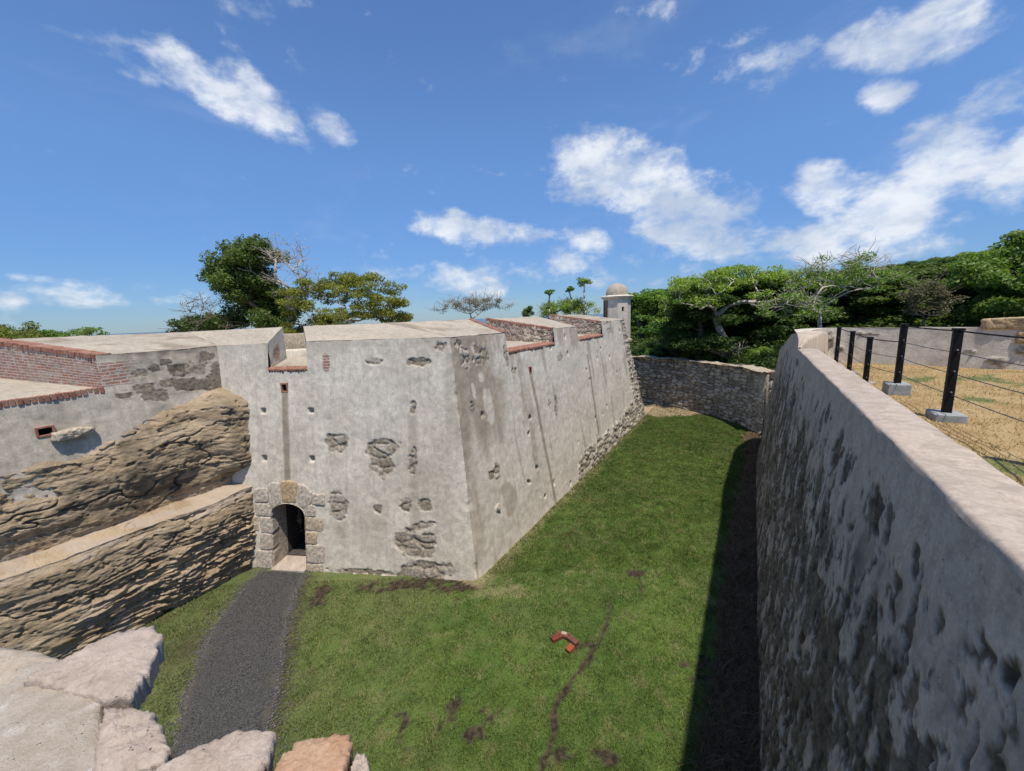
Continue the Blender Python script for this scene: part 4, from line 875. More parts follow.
zt = np.interp(s, [12.4, 12.8, 13.6, 15, 16.5, 18.7], [5.40, 5.62, 5.74, 5.62, 5.3, 4.75]); zz = -.15 + z * (zt + .15)
d, at = f_cw(s, zz - (zt - 5.4)); a.grid(PW(s, zz, d), np.stack([s, zz], -1), at)
# rounded turn at its far end
th, zz = np.meshgrid(np.linspace(0, 1.5, 40), np.linspace(-.15, 4.75, 60), indexing='ij')
cen = tr * 18.7 + nr * 5.4; Rr = 5.0 - .113 * zz
P_ = cen + (-nr * np.cos(th)[..., None] + tr * np.sin(th)[..., None]) * Rr[..., None] + Z * zz[..., None]; d, at = f_cw(th * 5 + 18.7, zz); a.grid(P_ + 0, np.stack([th * 5 + 18.7, zz], -1), at)
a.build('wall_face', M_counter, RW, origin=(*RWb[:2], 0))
# coping slab, slightly worn arris
a = Acc(); al, q = np.meshgrid(seg([-2.0, 12.4], .05), np.arange(12), indexing='ij')
prof = np.array([(1.0, 5.36), (1.004, 5.385), (1.012, 5.398), (1.03, 5.405), (1.10, 5.408), (1.2, 5.41), (1.3, 5.41), (1.39, 5.408), (1.41, 5.402), (1.44, 5.37), (1.46, 5.2), (1.5, 4.6)])
pl = prof[q, 0] + (fbm(al * 3, q * .7, 3, 71) - .5) * .02; pz = prof[q, 1] + (fbm(al * 2.5, q * .5, 3, 72) - .5) * .016
a.grid(tr * al[..., None] + nr * pl[..., None] + Z * pz[..., None], np.stack([al, pl], -1), {'stain': .3 * ss(.55, .75, fbm(al * 1.5, pl * 5, 4, 73))})
a.build('coping', M_cope, RW, origin=(*RWb[:2], 0))
# raised far end of the parapet
a = Acc(); al, q = np.meshgrid(seg([12.4, 18.7], .08), np.linspace(0, 1, 16), indexing='ij')
zt = np.interp(al, [12.4, 12.8, 13.6, 15, 16.5, 18.7], [5.40, 5.62, 5.74, 5.62, 5.3, 4.75]); ww = np.interp(al, [12.4, 13, 14, 18.7], [.06, .35, .8, .8])
pz = zt + .05 * np.sin(q * np.pi) + (fbm(al * 2, q * 3, 3, 74) - .5) * .05; pl = .40 + .113 * zt + q * ww
pz = np.where(q > .93, pz - (q - .93) * 14, pz)
a.grid(tr * al[..., None] + nr * pl[..., None] + Z * pz[..., None], np.stack([al, pl * 1], -1), None)
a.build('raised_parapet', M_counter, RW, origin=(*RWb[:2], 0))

# ------------------------------------------------------------------ terrace behind it
def terr_z(x, y):
    al = x * tr[0] + y * tr[1]; la = x * nr[0] + y * nr[1]
    return 4.97 - .007 * np.clip(al - 5, 0, 12) * 1.0 + (fbm(x * .8, y * .8, 4, 81) - .5) * .05 - .05 * ss(9, 11, al)
a = Acc(); al, la = np.meshgrid(seg([-8, 15.0], .1), seg([1.42, 22], .1), indexing='ij'); x = tr[0] * al + nr[0] * la; y = tr[1] * al + nr[1] * la
zt = terr_z(x, y) + (fbm(x * 7, y * 7, 3, 82) - .5) * .03
Q0 = v3([9.21, 11.2]); ev_ = v3([.684, -.729]); nn_ = v3([.729, .684])
dd = (x - Q0[0]) * nn_[0] + (y - Q0[1]) * nn_[1]; keep = (dd[:-1, :-1] < .4) & ~((al[:-1, :-1] > 12.5) & (la[:-1, :-1] < 1.6 + .0 * al[:-1, :-1]))
a.grid(np.stack([x, y, zt], -1), None, None, 0, keep); tag(a.build('dry_terrace', M_dry), kind='structure')
# short dry tufts
L_straw = leaf_mat('straw', (.30, .22, .10), (.52, .40, .22), .3)
n = 45000; al = 1 + 13 * rng.random(n); la = 1.5 + 12 * rng.random(n) ** 1.5; x = tr[0] * al + nr[0] * la; y = tr[1] * al + nr[1] * la
k = ((x - Q0[0]) * nn_[0] + (y - Q0[1]) * nn_[1]) < -.02; x, y = x[k], y[k]; n = len(x); th = rng.random(n) * 6.3; h = .02 + .03 * rng.random(n)
B = np.stack([x, y, terr_z(x, y)], -1); dx = np.stack([np.cos(th), np.sin(th), 0 * th], -1) * .005
a = Acc(); V = np.stack([B - dx, B + dx, B + np.stack([rng.normal(size=n) * .02, rng.normal(size=n) * .02, h], -1)], 1)
a.raw(V.reshape(-1, 3), np.arange(3 * n).reshape(-1, 3), None, {'cell': np.repeat(rng.random(n), 3)}); tag(a.build('dry_grass', L_straw, smooth=False), 'short dry straw-coloured grass on the terrace behind the railing', 'grass', kind='stuff')
# low parapet across the end of the terrace
PB0 = Q0 - ev_ * .95; TP = empty('terrace_parapet', (PB0[0], PB0[1], 4.9), 'low pale plastered parapet across the end of the dry terrace', 'wall')
def f_tp(u, v):
    st = np.zeros(u.shape)
    for i, (cu_, cv, a_, b_) in enumerate(((.25, .75, .1, .25), (.5, .5, .12, .1), (3.4, .28, .18, .1), (2.9, .5, .1, .05), (3.7, .55, .12, .08), (1.0, .9, .3, .04), (5, .3, .3, .1))): st = np.maximum(st, blob(u, v, cu_, cv, a_, b_, 0, .5, i))
    off, cell, e = masonry(u, v, .3, .14, 91, .05)
    return -(st * (off - .04)) * 1 + (fbm(u * 1.5, v * 1.5, 4, 92) - .5) * .04, {'stone': st, 'cell': cell, 'stain': .3 * ss(.5, .7, fbm(u * 2, v, 4, 93))}
a = Acc(); e3 = np.append(ev_, 0); n3 = np.append(nn_, 0); p = v3([PB0[0], PB0[1], 4.75]); L = 14
IN = v3([tuple((tr * 12.42 + nr * 1.02)[:2]), tuple((tr * 12.75 + nr * 1.22)[:2]), (8.05, 10.85), (8.5, 11.28), (8.95, 11.38), (9.35, 11.06), (9.9, 10.465)] + [tuple(Q0[:2] + ev_ * k) for k in (1.6, 3, 5, 7, 9, 11, 13)])
ti = np.concatenate([[0], np.cumsum(np.hypot(*np.diff(IN, axis=0).T))]); tq = np.arange(0, ti[-1], .045); ix = np.interp(tq, ti, IN[:, 0]); iy = np.interp(tq, ti, IN[:, 1])
kk_ = np.ones(21) / 21; ix = np.convolve(np.pad(ix, 10, mode='edge'), kk_, 'valid'); iy = np.convolve(np.pad(iy, 10, mode='edge'), kk_, 'valid')
gx_, gy_ = np.gradient(ix), np.gradient(iy); gl = np.hypot(gx_, gy_); ox, oy = -gy_ / gl, gx_ / gl
sgn = np.sign(ox * ix + oy * iy); ox, oy = ox * sgn, oy * sgn
zT = np.interp(tq, [0, .35, 1.0, 2, 30], [5.42, 5.62, 5.75, 5.82, 5.82]) + (fbm(tq * 2, tq * 0, 3, 5) - .5) * .03
I_, J_ = np.meshgrid(np.arange(len(tq)), np.linspace(0, 1, 26), indexing='ij'); zz = 4.7 + J_ * (zT[I_] - 4.7); d, at = f_tp(tq[I_] - 2.0, zz - 4.75)
at['stone'] = np.maximum(at['stone'], blob(tq[I_], zz, 1.75, 5.5, .16, .2, 0, .5, 3)); at['stain'] = at['stain'] + .3 * ss(2.4, .5, tq[I_])
a.grid(np.stack([ix[I_] - ox[I_] * d, iy[I_] - oy[I_] * d, zz], -1), np.stack([tq[I_], zz], -1), at)
W_ = np.interp(tq, [0, .4, 1.2, 2.2], [.04, .3, .7, .7]); lt_ = ix * nr[0] + iy * nr[1]; on_ = ox * nr[0] + oy * nr[1]; W_ = np.where(on_ < -.02, np.minimum(W_, np.maximum(.01, (lt_ - 1.05) / np.maximum(-on_, .02))), W_)
I_, J_ = np.meshgrid(np.arange(len(tq)), np.linspace(0, 1, 8), indexing='ij'); dr_ = J_ * W_[I_]
a.grid(np.stack([ix[I_] + ox[I_] * dr_, iy[I_] + oy[I_] * dr_, zT[I_] - .03 * J_ + (J_ > 0) * (fbm(tq[I_] * 2, J_ * 2, 3, 8) - .5) * .03], -1), np.stack([tq[I_], J_], -1), None)
k0 = int(2.2 / .045); I_, J_ = np.meshgrid(np.arange(k0, len(tq)), [0., 1.], indexing='ij'); a.grid(np.stack([ix[I_] + ox[I_] * .7, iy[I_] + oy[I_] * .7, zT[I_] - .03 - J_ * 3], -1), np.stack([tq[I_], J_ * 3], -1), None)
a.build('wall_face', M_terr, TP, origin=(PB0[0], PB0[1], 4.9))
for i, (u_, zz, hw, hh) in enumerate(((4.05, 5.90, .55, .13), (4.32, 5.60, .28, .15))):
    a = Acc(); O = p + e3 * u_ + n3 * .05; O[2] = zz; stone(a, [(-hw, -hh), (0, -hh * 1.05), (hw, -hh), (hw * 1.02, hh * .9), (.1, hh * 1.1), (-hw * .97, hh * .85)], O, e3, Z, -n3, .10, .4, .015, .03, 70 + i, 0, {'stone': 1., 'cell': .1}, 60, .05)
    a.build('cap_stone', M_ashlar, TP, origin=(PB0[0], PB0[1], 4.9))

# ------------------------------------------------------------------ cable railing
FE = empty('cable_railing', (5.63, 5.03, 4.95), 'black steel post railing with thin cables and concrete footings on the terrace edge', 'railing')
FO = (5.63, 5.03, 4.95)
POST = [(3.55, 1.6, 4.98, 6.13, .10), (4.76, 3.26, 4.97, 6.13, .10), (5.63, 5.03, 4.96, 6.13, .09), (6.58, 6.70, 4.95, 6.12, .17), (7.20, 8.0, 4.85, 5.81, .05), (7.95, 9.3, 4.85, 5.85, .05), (8.69, 10.6, 4.85, 5.88, .05)]
for i, (x, y, zb, zt, fh) in enumerate(POST):
    a = Acc(); box(a, (x, y, (zb + zt) / 2), tr, nr, Z, .042, .042, (zt - zb) / 2, 0, None, .006)
    box(a, (x, y, zt - .012), tr, nr, Z, .050, .050, .014, 0, None, .004)
    po = a.build('post', M_metal, FE, origin=FO)
    a = Acc(); box(a, (x, y, zb + fh / 2 - .03), tr, nr, Z, .17, .15, fh / 2 + .03, 0, None, .012); a.build('footing', M_block, FE, origin=FO)
    for h in (.27, .54, .81):
        a = Acc(); tube(a, v3([x, y, zt - h]) - tr * .075, v3([x, y, zt - h]) + tr * .075, .011, None, 8); c_ = a.build('cable_clamp', M_cable, None, origin=FO); c_.parent = po
for i in range(len(POST) - 1):
    p, q = POST[i], POST[i + 1]; step = abs(p[3] - q[3]) > .2
    for k in range(4):
        a = Acc(); zp = p[3] - .03 - .27 * k; zq = q[3] - .03 - .27 * k
        if step: zp = p[3] - .03 - .27 * (k + 1)
        if step and k == 3: continue
        pa_, qa_ = v3([p[0], p[1], zp]), v3([q[0], q[1], zq]); pts = [pa_ + (qa_ - pa_) * t_ - Z * .012 * (1 - (2 * t_ - 1) ** 2) for t_ in np.linspace(0, 1, 7)]
        for u_, v_ in zip(pts[:-1], pts[1:]): tube(a, u_, v_, .010 if k == 0 else .0055, None, 6)
        a.build('cable', M_cable if k else M_metal, FE, origin=FO)

# ------------------------------------------------------------------ far rubble wall closing the moat
FW = empty('rubble_wall', (11.2, 26.1, 0), 'curved dark rubble masonry wall closing the far end of the moat', 'wall')
FP = v3([(3.5, 32.5), (7.0, 31.2), (9.59, 28.33), (11.2, 26.1), (12.3, 23.6), (12.75, 21.4), (12.55, 19.35)]); 
def spline(P_, n):
    t_ = np.concatenate([[0], np.cumsum(np.hypot(*np.diff(P_, axis=0).T))]); tt = np.linspace(0, t_[-1], n)
    x_ = np.interp(tt, t_, P_[:, 0]); y_ = np.interp(tt, t_, P_[:, 1])
    k = np.ones(15) / 15; xp = np.convolve(np.pad(x_, 7, mode='edge'), k, 'valid'); yp = np.convolve(np.pad(y_, 7, mode='edge'), k, 'valid')
    return tt, xp, yp
tt, fx, fy = spline(FP, 300); tx = np.gradient(fx); ty = np.gradient(fy); nrm_ = np.hypot(tx, ty); tx /= nrm_; ty /= nrm_
nx_, ny_ = ty, -tx      # towards the moat (left of travel is outside)
sg = np.sign((4 - 11) * nx_[150] + (20 - 26) * ny_[150]); nx_, ny_ = nx_ * sg, ny_ * sg
tv, zv = np.meshgrid(np.arange(300), np.linspace(0, 1, 70), indexing='ij'); T = tt[tv]
ztop = 3.28 + (fbm(T * 1.4, T * 0, 3, 95) - .5) * .14; zz = -.1 + zv * (ztop + .1)
off, cell, e = masonry(T, zz, .46, .19, 96, .11); d = off + (fbm(T * .8, zz * .8, 3, 97) - .5) * .15 - .06 * zz
a = Acc(); P_ = np.stack([fx[tv] + nx_[tv] * d, fy[tv] + ny_[tv] * d, zz], -1)
a.grid(P_, np.stack([T, zz], -1), {'stone': e, 'cell': cell, 'stain': np.maximum((1 - e) * .9, .4 * ss(.5, .8, fbm(T * 1.2, zz * .6, 4, 98)))})
tv, wv_ = np.meshgrid(np.arange(300), np.linspace(0, 1, 10), indexing='ij'); T = tt[tv]; ztop = 3.28 + (fbm(T * 1.4, T * 0, 3, 95) - .5) * .14; dz = np.where(wv_ > 0, (fbm(T * 3, wv_ * 3, 3, 99) - .4) * .14, 0)
d0 = -.06 * 3.28
a.grid(np.stack([fx[tv] - nx_[tv] * (wv_ * .8 - d0 * -1 - .0), fy[tv] - ny_[tv] * (wv_ * .8 - d0 * -1), ztop + dz - .02], -1), np.stack([T, wv_], -1), {'stone': .8, 'cell': .5, 'stain': .3})
a.build('wall_face', M_rubble, FW, origin=(11.2, 26.1, 0))
# dressed quoins at the wall end
ex_ = v3([.95, -.1, 0]); ex_ /= np.linalg.norm(ex_); en_ = v3([ex_[1], -ex_[0], 0]); O0 = v3([12.62, 19.25, 0]); rg = np.random.default_rng(9)
a = Acc(); box(a, O0 + ex_ * .6 - en_ * .52 + Z * 1.55, ex_, en_, Z, .62, .5, 1.62, 0, {'stone': .9, 'cell': .5}, .03); a.build('wall_end', M_rubble, FW, origin=(11.2, 26.1, 0))
zc = 0.; i = 0
while zc < 3.1:
    h = .24 + .22 * rg.random(); nb = 1 + (i % 2) * (rg.random() < .7); xs = [0, 1.2] if nb == 1 else [0, .45 + .3 * rg.random(), 1.2]
    for j in range(len(xs) - 1):
        x0_, x1_ = xs[j] + .015, xs[j + 1] - .015; c = O0 + ex_ * ((x0_ + x1_) / 2) + Z * (zc + h / 2); hw, hh = (x1_ - x0_) / 2, h / 2 - .015
        a = Acc(); stone(a, [(-hw, -hh), (0, -hh), (hw, -hh), (hw, hh), (0, hh), (-hw, hh)], c, ex_, Z, en_, .05, .2, .008, .02, i * 5 + j, 0, {'stone': .9, 'cell': rg.random() * .9}, 40, .03)
        a.build('quoin_stone', M_ashlar if zc < 2.9 else M_counter, FW, origin=(11.2, 26.1, 0))
    zc += h; i += 1

# ------------------------------------------------------------------ near wall top with loose stones
NW = empty('near_wall', (-1.2, .6, 5.3), 'broken top of the near wall, rough stones set in pale mortar at the bottom left', 'wall')
NO = (-1.2, .6, 5.3); EX, EY = v3([1, 0, 0]), v3([0, 1, 0])
a = Acc(); stone(a, [(-3.6, 1.6), (-2.6, 1.50), (-2.07, 1.42), (-1.86, 1.37), (-1.72, 1.33), (-1.50, 1.25), (-1.36, 1.08), (-1.14, .95), (-.94, .93), (-.74, .92), (-.52, .88), (-.47, .78), (-.5, .3), (-.2, -.3), (-3.6, -.6)], (0, 0, 0), EX, EY, Z, 5.285, 5.4, .0, .012, 5, 0, None, 200, .015)
a.build('wall_core', M_mortar, NW, origin=NO)
NS = [([(-2.6, 1.28), (-2.35, 1.44), (-2.065, 1.405), (-1.861, 1.38), (-1.76, 1.33), (-1.79, 1.24), (-1.98, 1.17), (-2.3, 1.12)], 0, .02, 'M'),
      ([(-1.753, 1.228), (-1.736, 1.32), (-1.649, 1.427), (-1.542, 1.47), (-1.439, 1.417), (-1.384, 1.311), (-1.333, 1.229), (-1.311, 1.145), (-1.39, 1.14), (-1.57, 1.175)], 0, .055, 'S'),
      ([(-1.385, 1.130), (-1.215, 1.105), (-1.118, 1.044), (-1.033, .970), (-1.112, .905), (-1.219, .93), (-1.31, 1.02)], 0, .03, 'S'),
      ([(-1.06, .895), (-1.016, .955), (-.937, 1.009), (-.841, 1.035), (-.775, 1.033), (-.738, .965), (-.74, .86), (-.9, .82)], 0, .03, 'S'),
      ([(-.702, .954), (-.644, .988), (-.574, 1.002), (-.524, .998), (-.508, .965), (-.495, .86), (-.58, .82), (-.68, .84)], 0, .045, 'O'),
      ([(-.490, .965), (-.462, .952), (-.424, .895), (-.42, .84), (-.47, .82), (-.486, .86)], 0, .03, 'S'),
      ([(-1.75, 1.16), (-1.50, 1.12), (-1.33, .97), (-1.25, .80), (-1.5, .66), (-1.9, .78), (-2.05, 1.0)], 0, .012, 'M'),
      ([(-1.20, .86), (-.98, .80), (-.80, .78), (-.82, .66), (-1.1, .62)], 0, .02, 'S')]
for i, (pts, _, up, mt) in enumerate(NS):
    a = Acc(); stone(a, pts, (0, 0, 0), EX, EY, Z, 5.268 + up * .75, .09, .006, .011, 20 + i, 0, None, 150, .010, None, 9. if i != 5 else 3.)
    o = a.build('coping_stone', {'S': M_stonetop, 'O': M_orange, 'M': simple('pale_stone', (.38, .31, .23), (.45, .375, .29), 12, bs=1., bd=.010, c3=(.36, .29, .22))}[mt], NW, origin=NO)
    if mt == 'O': o['label'] = 'orange sandstone block'

# ------------------------------------------------------------------ bricks on the lawn
for i, (x, y, rz, tl, hl, lab) in enumerate(((.69, 7.12, .5, 0, .11, 'leftmost whole red brick of the small broken ring lying on the lawn'), (.84, 7.18, -.5, .1, .12, 'brick at the back of the ring on the lawn, pale mortar on top'),
                                             (1.02, 7.03, -.9, .0, .11, 'dull red brick at the right of the ring on the lawn, darker than the rest'), (.93, 6.84, .75, .08, .085, 'bright orange-red half brick at the front of the ring on the lawn'))):
    a = Acc(); zc = .05; ax = v3([math.cos(rz), math.sin(rz), tl]); ax /= np.linalg.norm(ax); ay = v3([-math.sin(rz), math.cos(rz), 0])
    box(a, (0, 0, 0), ax, ay, np.cross(ax, ay), hl, .06, .036, 0, None, .008)
    if i == 1: box(a, v3([.02, .01, .036]), ax, ay, Z, .055, .035, .008, 1, None, .006)
    mt = [simple('lawn_brick', (.13, .035, .02), (.19, .065, .04), 9), simple('worn_brick', (.14, .045, .03), (.20, .08, .05), 9), simple('dull_brick', (.12, .05, .04), (.17, .075, .055), 9), simple('bright_brick', (.26, .06, .025), (.32, .09, .04), 9)][i]
    o = a.build('brick', [mt, M_mortar]); o.location = (x, y, zc); tag(o, lab, 'brick', 'loose bricks ringed on the lawn')

# ------------------------------------------------------------------ surroundings
a = Acc(); a.raw([(-9000, -9000, -28), (9000, -9000, -28), (9000, 12000, -28), (-9000, 12000, -28)], [(0, 1, 2, 3)]); tag(a.build('sea', M_water, smooth=False), kind='structure')
BD = v3([(-60, -20, 2), (-45, 4, 3), (-30, 26, 3.5), (-14, 31, 3.6), (0, 31, 3.4), (5, 33, 3.2), (9.9, 29.0, 3.1), (11.9, 26.4, 3.1), (13.1, 23.7, 3.15), (13.6, 21.4, 3.15), (13.6, 19.2, 3.2), (12.6, 14.0, 3.6), (11.0, 11.2, 4.2), (14.5, 7.8, 4.2), (20, 2.4, 4.3), (36, -10, 4.5)])
tt = np.linspace(0, len(BD) - 1, 160); bx, by, bz = (np.interp(tt, np.arange(len(BD)), BD[:, k]) for k in range(3)); rr = np.concatenate([np.linspace(0, 90, 60), [110, 140, 180, 260]])
def hill(x, y):
    az = np.arctan2(x, y); r = np.hypot(x, y)
    up = ss(.25, .9, az) * (2.5 * ss(25, 55, r) + 3.5 * ss(50, 100, r)); dn = ss(-.1, -.5, az) * 30 * ss(55, 120, r)
    return up - dn - 18 * ss(150, 260, r) + (fbm(x * .08, y * .08, 4, 6) - .5) * 1.5 * ss(20, 40, r)
cx, cy = 0., 8.; dx, dy = bx - cx, by - cy; ln = np.hypot(dx, dy); dx /= ln; dy /= ln
GXX = bx[:, None] + dx[:, None] * rr; GYY = by[:, None] + dy[:, None] * rr; GZ = bz[:, None] - .9 * 0 + hill(GXX, GYY) * ss(0, 12, rr)[None, :]
a = Acc(); a.grid(np.stack([GXX, GYY, GZ], -1)); tag(a.build('wooded_hillside', M_undergrowth), kind='structure')
def gz(x, y): 
    d = np.hypot(x - cx, y - cy); an = math.atan2(x - cx, y - cy); bi = np.arctan2(bx - cx, by - cy); i = np.argmin(abs(bi - an)); r = d - ln[i]
    return bz[i] + float(hill(np.float64(x), np.float64(y))) * float(ss(0, 12, max(r, 0)))

rg = np.random.default_rng(12); n = 2600; an = rg.random(n) * (1.35 + .35) - .35; rad_ = rg.random(n) ** 1.3 * 26 + .9
bi_ = np.arctan2(bx - cx, by - cy); od = np.argsort(bi_); dist = np.interp(an, bi_[od], ln[od]) + rad_; ux, uy = cx + np.sin(an) * dist, cy + np.cos(an) * dist
uz = np.array([gz(p_, q_) for p_, q_ in zip(ux, uy)]) + .15 + .9 * rg.random(n) * ss(.9, 3.5, rad_)
def leaves(acc, C, n, rad, size, rng, flat=.7, asp=.55, up=.9):
    """n leaves round each cluster centre"""
    C = np.repeat(np.asarray(C), n, 0); N = len(C); d = rng.normal(size=(N, 3)); d /= np.linalg.norm(d, axis=1)[:, None]; d *= (rng.random(N) ** .45)[:, None] * rad
    d[:, 2] *= flat; c = C + d; nrm = rng.normal(size=(N, 3)) * .8 + Z * up + d / max(rad, .1) * .7; nrm /= np.linalg.norm(nrm, axis=1)[:, None]
    a_ = np.cross(nrm, rng.normal(size=(N, 3))); a_ /= np.linalg.norm(a_, axis=1)[:, None]; b_ = np.cross(nrm, a_); s_ = (size * (.6 + .8 * rng.random(N)))[:, None]
    V = np.stack([c - a_ * s_, c - b_ * s_ * asp + nrm * s_ * .12, c + a_ * s_, c + b_ * s_ * asp + nrm * s_ * .12], 1).reshape(-1, 3)
    cl = np.repeat(np.clip(rng.normal(.5, .28, N), 0, 1), 4); acc.raw(V, np.arange(4 * N).reshape(-1, 4), None, {'cell': cl})
a = Acc(); leaves(a, np.stack([ux, uy, uz], -1), 60, .75, .085, rg, .6)
tag(a.build('undergrowth', L_dark, smooth=False), 'tangled green undergrowth covering the ground beyond the moat', 'undergrowth', kind='stuff')
class Sk:
    """branch skeleton grown towards crown targets"""
    def __init__(s, h, lean=(0, 0), r0=.02, rng=None):
        s.P = [v3([0, 0, -.6])]; s.par = [-1]; s.rng = rng; n = max(3, int(h / .5)); s.tips = []
        for i in range(1, n + 1): s.P.append(v3([lean[0] * (i / n) ** 1.3 + rng.normal() * .03 * h * .3, lean[1] * (i / n) ** 1.3 + rng.normal() * .03 * h * .3, h * i / n])); s.par.append(i - 1)
        s.first = max(1, n // 2)
    def reach(s, T, step=.5, wob=.10, sag=.25):
        A = np.array(s.P[s.first:]); d = np.linalg.norm((A - T) * [1, 1, 1.], axis=1) + .9 * np.maximum(0, A[:, 2] - T[2] + .35) * 2
        i = int(np.argmin(d)) + s.first; p = s.P[i]; L = np.linalg.norm(T - p); n = max(2, int(L / step)); side = s.rng.normal(size=3) * wob * L
        for k in range(1, n + 1):
            t_ = k / n; q = p + (T - p) * t_ + side * math.sin(t_ * math.pi) + Z * (sag * L * .35 * math.sin(t_ * math.pi)) * (1 if T[2] < p[2] + L * .8 else -0.3); s.P.append(q); s.par.append(i if k == 1 else len(s.P) - 2)
        s.tips.append(len(s.P) - 1)
    def mesh(s, acc, rt, n_thin=4, pw=.6, minr=.011):
        N = len(s.P); w_ = np.zeros(N)
        for t_ in s.tips: w_[t_] += 1
        for i in range(N - 1, 0, -1): w_[s.par[i]] += w_[i]
        r = np.maximum(minr, rt * (np.maximum(w_, .5) / max(w_[0], 1)) ** pw); P = s.P
        r[0] *= 1.25
        for i in range(1, N):
            j = s.par[i]; nn = 7 if r[i] > .06 else n_thin
            tube(acc, P[j], P[i], r[j] if r[j] < 1.6 * r[i] else r[i] * 1.5, r[i], nn)
def make_tree(name, seed, trunk_h, ell, rt, leaf, bark, nleaf, crad, lsize, label, cat, loc, group=None, lean=(0, 0), shell=.55, twigs=0, twr=.8, flat=.7, leafless=None, rz=0., step=.5, wob=.1):
    """ell: list of (cx,cy,cz,rx,ry,rz,count)"""
    rg = np.random.default_rng(seed); root = empty(name, loc, label, cat, group); root.rotation_euler.z = rz
    sk = Sk(trunk_h, lean, rng=rg); T = []
    for (x, y, z, rx, ry, rz_, n) in ell:
        d = rg.normal(size=(n, 3)); d /= np.linalg.norm(d, axis=1)[:, None]; d[:, 2] = np.where(d[:, 2] < -.35, -d[:, 2], d[:, 2]); d *= (shell + (1 - shell) * rg.random(n))[:, None]; T += list(v3([x, y, z]) + d * v3([rx, ry, rz_]))
    T = sorted(T, key=lambda q: np.linalg.norm(q - v3([lean[0], lean[1], trunk_h])))
    for q in T: sk.reach(q, step, wob)
    tipc = [sk.P[i] for i in sk.tips]
    if twigs:
        main = list(sk.tips)
        for i in main:
            for k in range(twigs):
                dr = rg.normal(size=3); dr[2] = abs(dr[2]) * .8 + .1; dr /= np.linalg.norm(dr); p = sk.P[i]; j = i
                for m_ in range(3): p = p + dr * twr * (.25 + .15 * rg.random()) + rg.normal(size=3) * .06; sk.P.append(p); sk.par.append(j); j = len(sk.P) - 1
                sk.tips.append(j)
    a = Acc(); sk.mesh(a, rt); a.build('trunk', bark, root)
    if nleaf:
        a = Acc(); cs = tipc if leafless is None else [c for c in tipc if rg.random() > leafless]; cs = [c + rg.normal(size=3) * crad * .3 for c in cs for _ in range(1)]
        leaves(a, cs, nleaf, crad, lsize, rg, flat); a.build('crown', leaf, root, smooth=False)
    return root
def at_(px_k, y): return px_k * y
def dup(root, loc, rz, sc, label=None):
    r = root.copy(); COL.objects.link(r); r.location = loc; r.rotation_euler = (0, 0, rz); r.scale = (sc[0], sc[0], sc[1])
    if label: r['label'] = label
    for ch in root.children:
        c = ch.copy(); COL.objects.link(c); c.parent = r
    return r
# trees behind the fort, left
make_tree('broadleaf_tree', 1, 4.0, [(0.2, 0, 7.7, 2.0, 1.9, 1.5, 30), (-.7, 0, 6.2, 2.3, 2.0, 1.4, 28), (.8, 0, 5.2, 2.3, 2.2, 1.4, 28), (-.3, 0, 3.6, 3.4, 2.2, 1.2, 34)], .26, L_dark, M_bark, 330, .80, .10,
          'tall dense dark green tree rising behind the left parapet', 'tree', (-18.6, 30, 3.4), lean=(.3, 0))
make_tree('bare_tree', 2, 3.5, [(.3, 0, 6.4, 2.3, 1.6, 2.5, 34), (1.6, 0, 5.0, 1.6, 1.4, 1.5, 14)], .17, L_grey, M_pale, 10, .3, .04, 'pale leafless tree with fine twigs right of the tall dark tree', 'tree', (-15.9, 29, 3.4), twigs=5, twr=.9, leafless=.4, lean=(.2, 0))
make_tree('flame_tree', 3, 2.6, [(0, 0, 4.7, 4.4, 2.8, 1.8, 95), (1.2, 0, 3.2, 3.6, 2.4, .9, 40), (-2.4, 0, 2.8, 2.0, 2.0, 1.0, 24)], .14, L_yel, M_pale, 190, .58, .075, 'wide yellow-green tree with open branches behind the brick notch', 'tree', (-11.6, 29, 3.3), shell=.75, flat=.45)
make_tree('shrubby_tree', 4, 2.0, [(0, 0, 2.9, 2.1, 1.8, 1.2, 40)], .10, L_dark, M_bark, 200, .42, .08, 'low round green tree left of the tall dark tree', 'tree', (-21.9, 29, 3.2), twigs=2)
make_tree('bare_tree', 5, 2.0, [(0, 0, 3.6, 1.9, 1.2, 1.8, 22)], .08, L_grey, M_bark, 12, .3, .045, 'thin grey leafless sapling left of the tall dark tree', 'tree', (-20.6, 28, 3.3), twigs=5, twr=.8)
make_tree('flat_topped_tree', 6, 2.6, [(0, 0, 3.7, 3.8, 2.4, .8, 46)], .2, L_yel, M_bark, 170, .5, .08, 'flat-topped olive green tree at the far left edge above the wall', 'tree', (-34.6, 27.5, 2.6))
make_tree('flat_topped_tree', 7, 2.4, [(0, 0, 3.6, 2.6, 1.6, .35, 20)], .12, L_mid, M_bark, 80, .4, .08, 'small sparse green tree right of the flat-topped olive one', 'tree', (-30.2, 28.5, 2.8), flat=.5)
make_tree('bare_tree', 8, 1.2, [(0, 0, 3.9, 3.4, 1.6, .8, 60)], .07, L_grey, M_pale, 60, .35, .05, 'low grey twiggy tree just above the bastion top', 'tree', (-2.9, 34, 3.4), twigs=4, twr=.9)
make_tree('round_shrub', 9, .8, [(0, 0, 3.3, .7, .7, .6, 10)], .06, L_dark, M_bark, 160, .3, .06, 'small round dark shrub poking above the bastion top', 'shrub', (1.55, 36, 3.2))
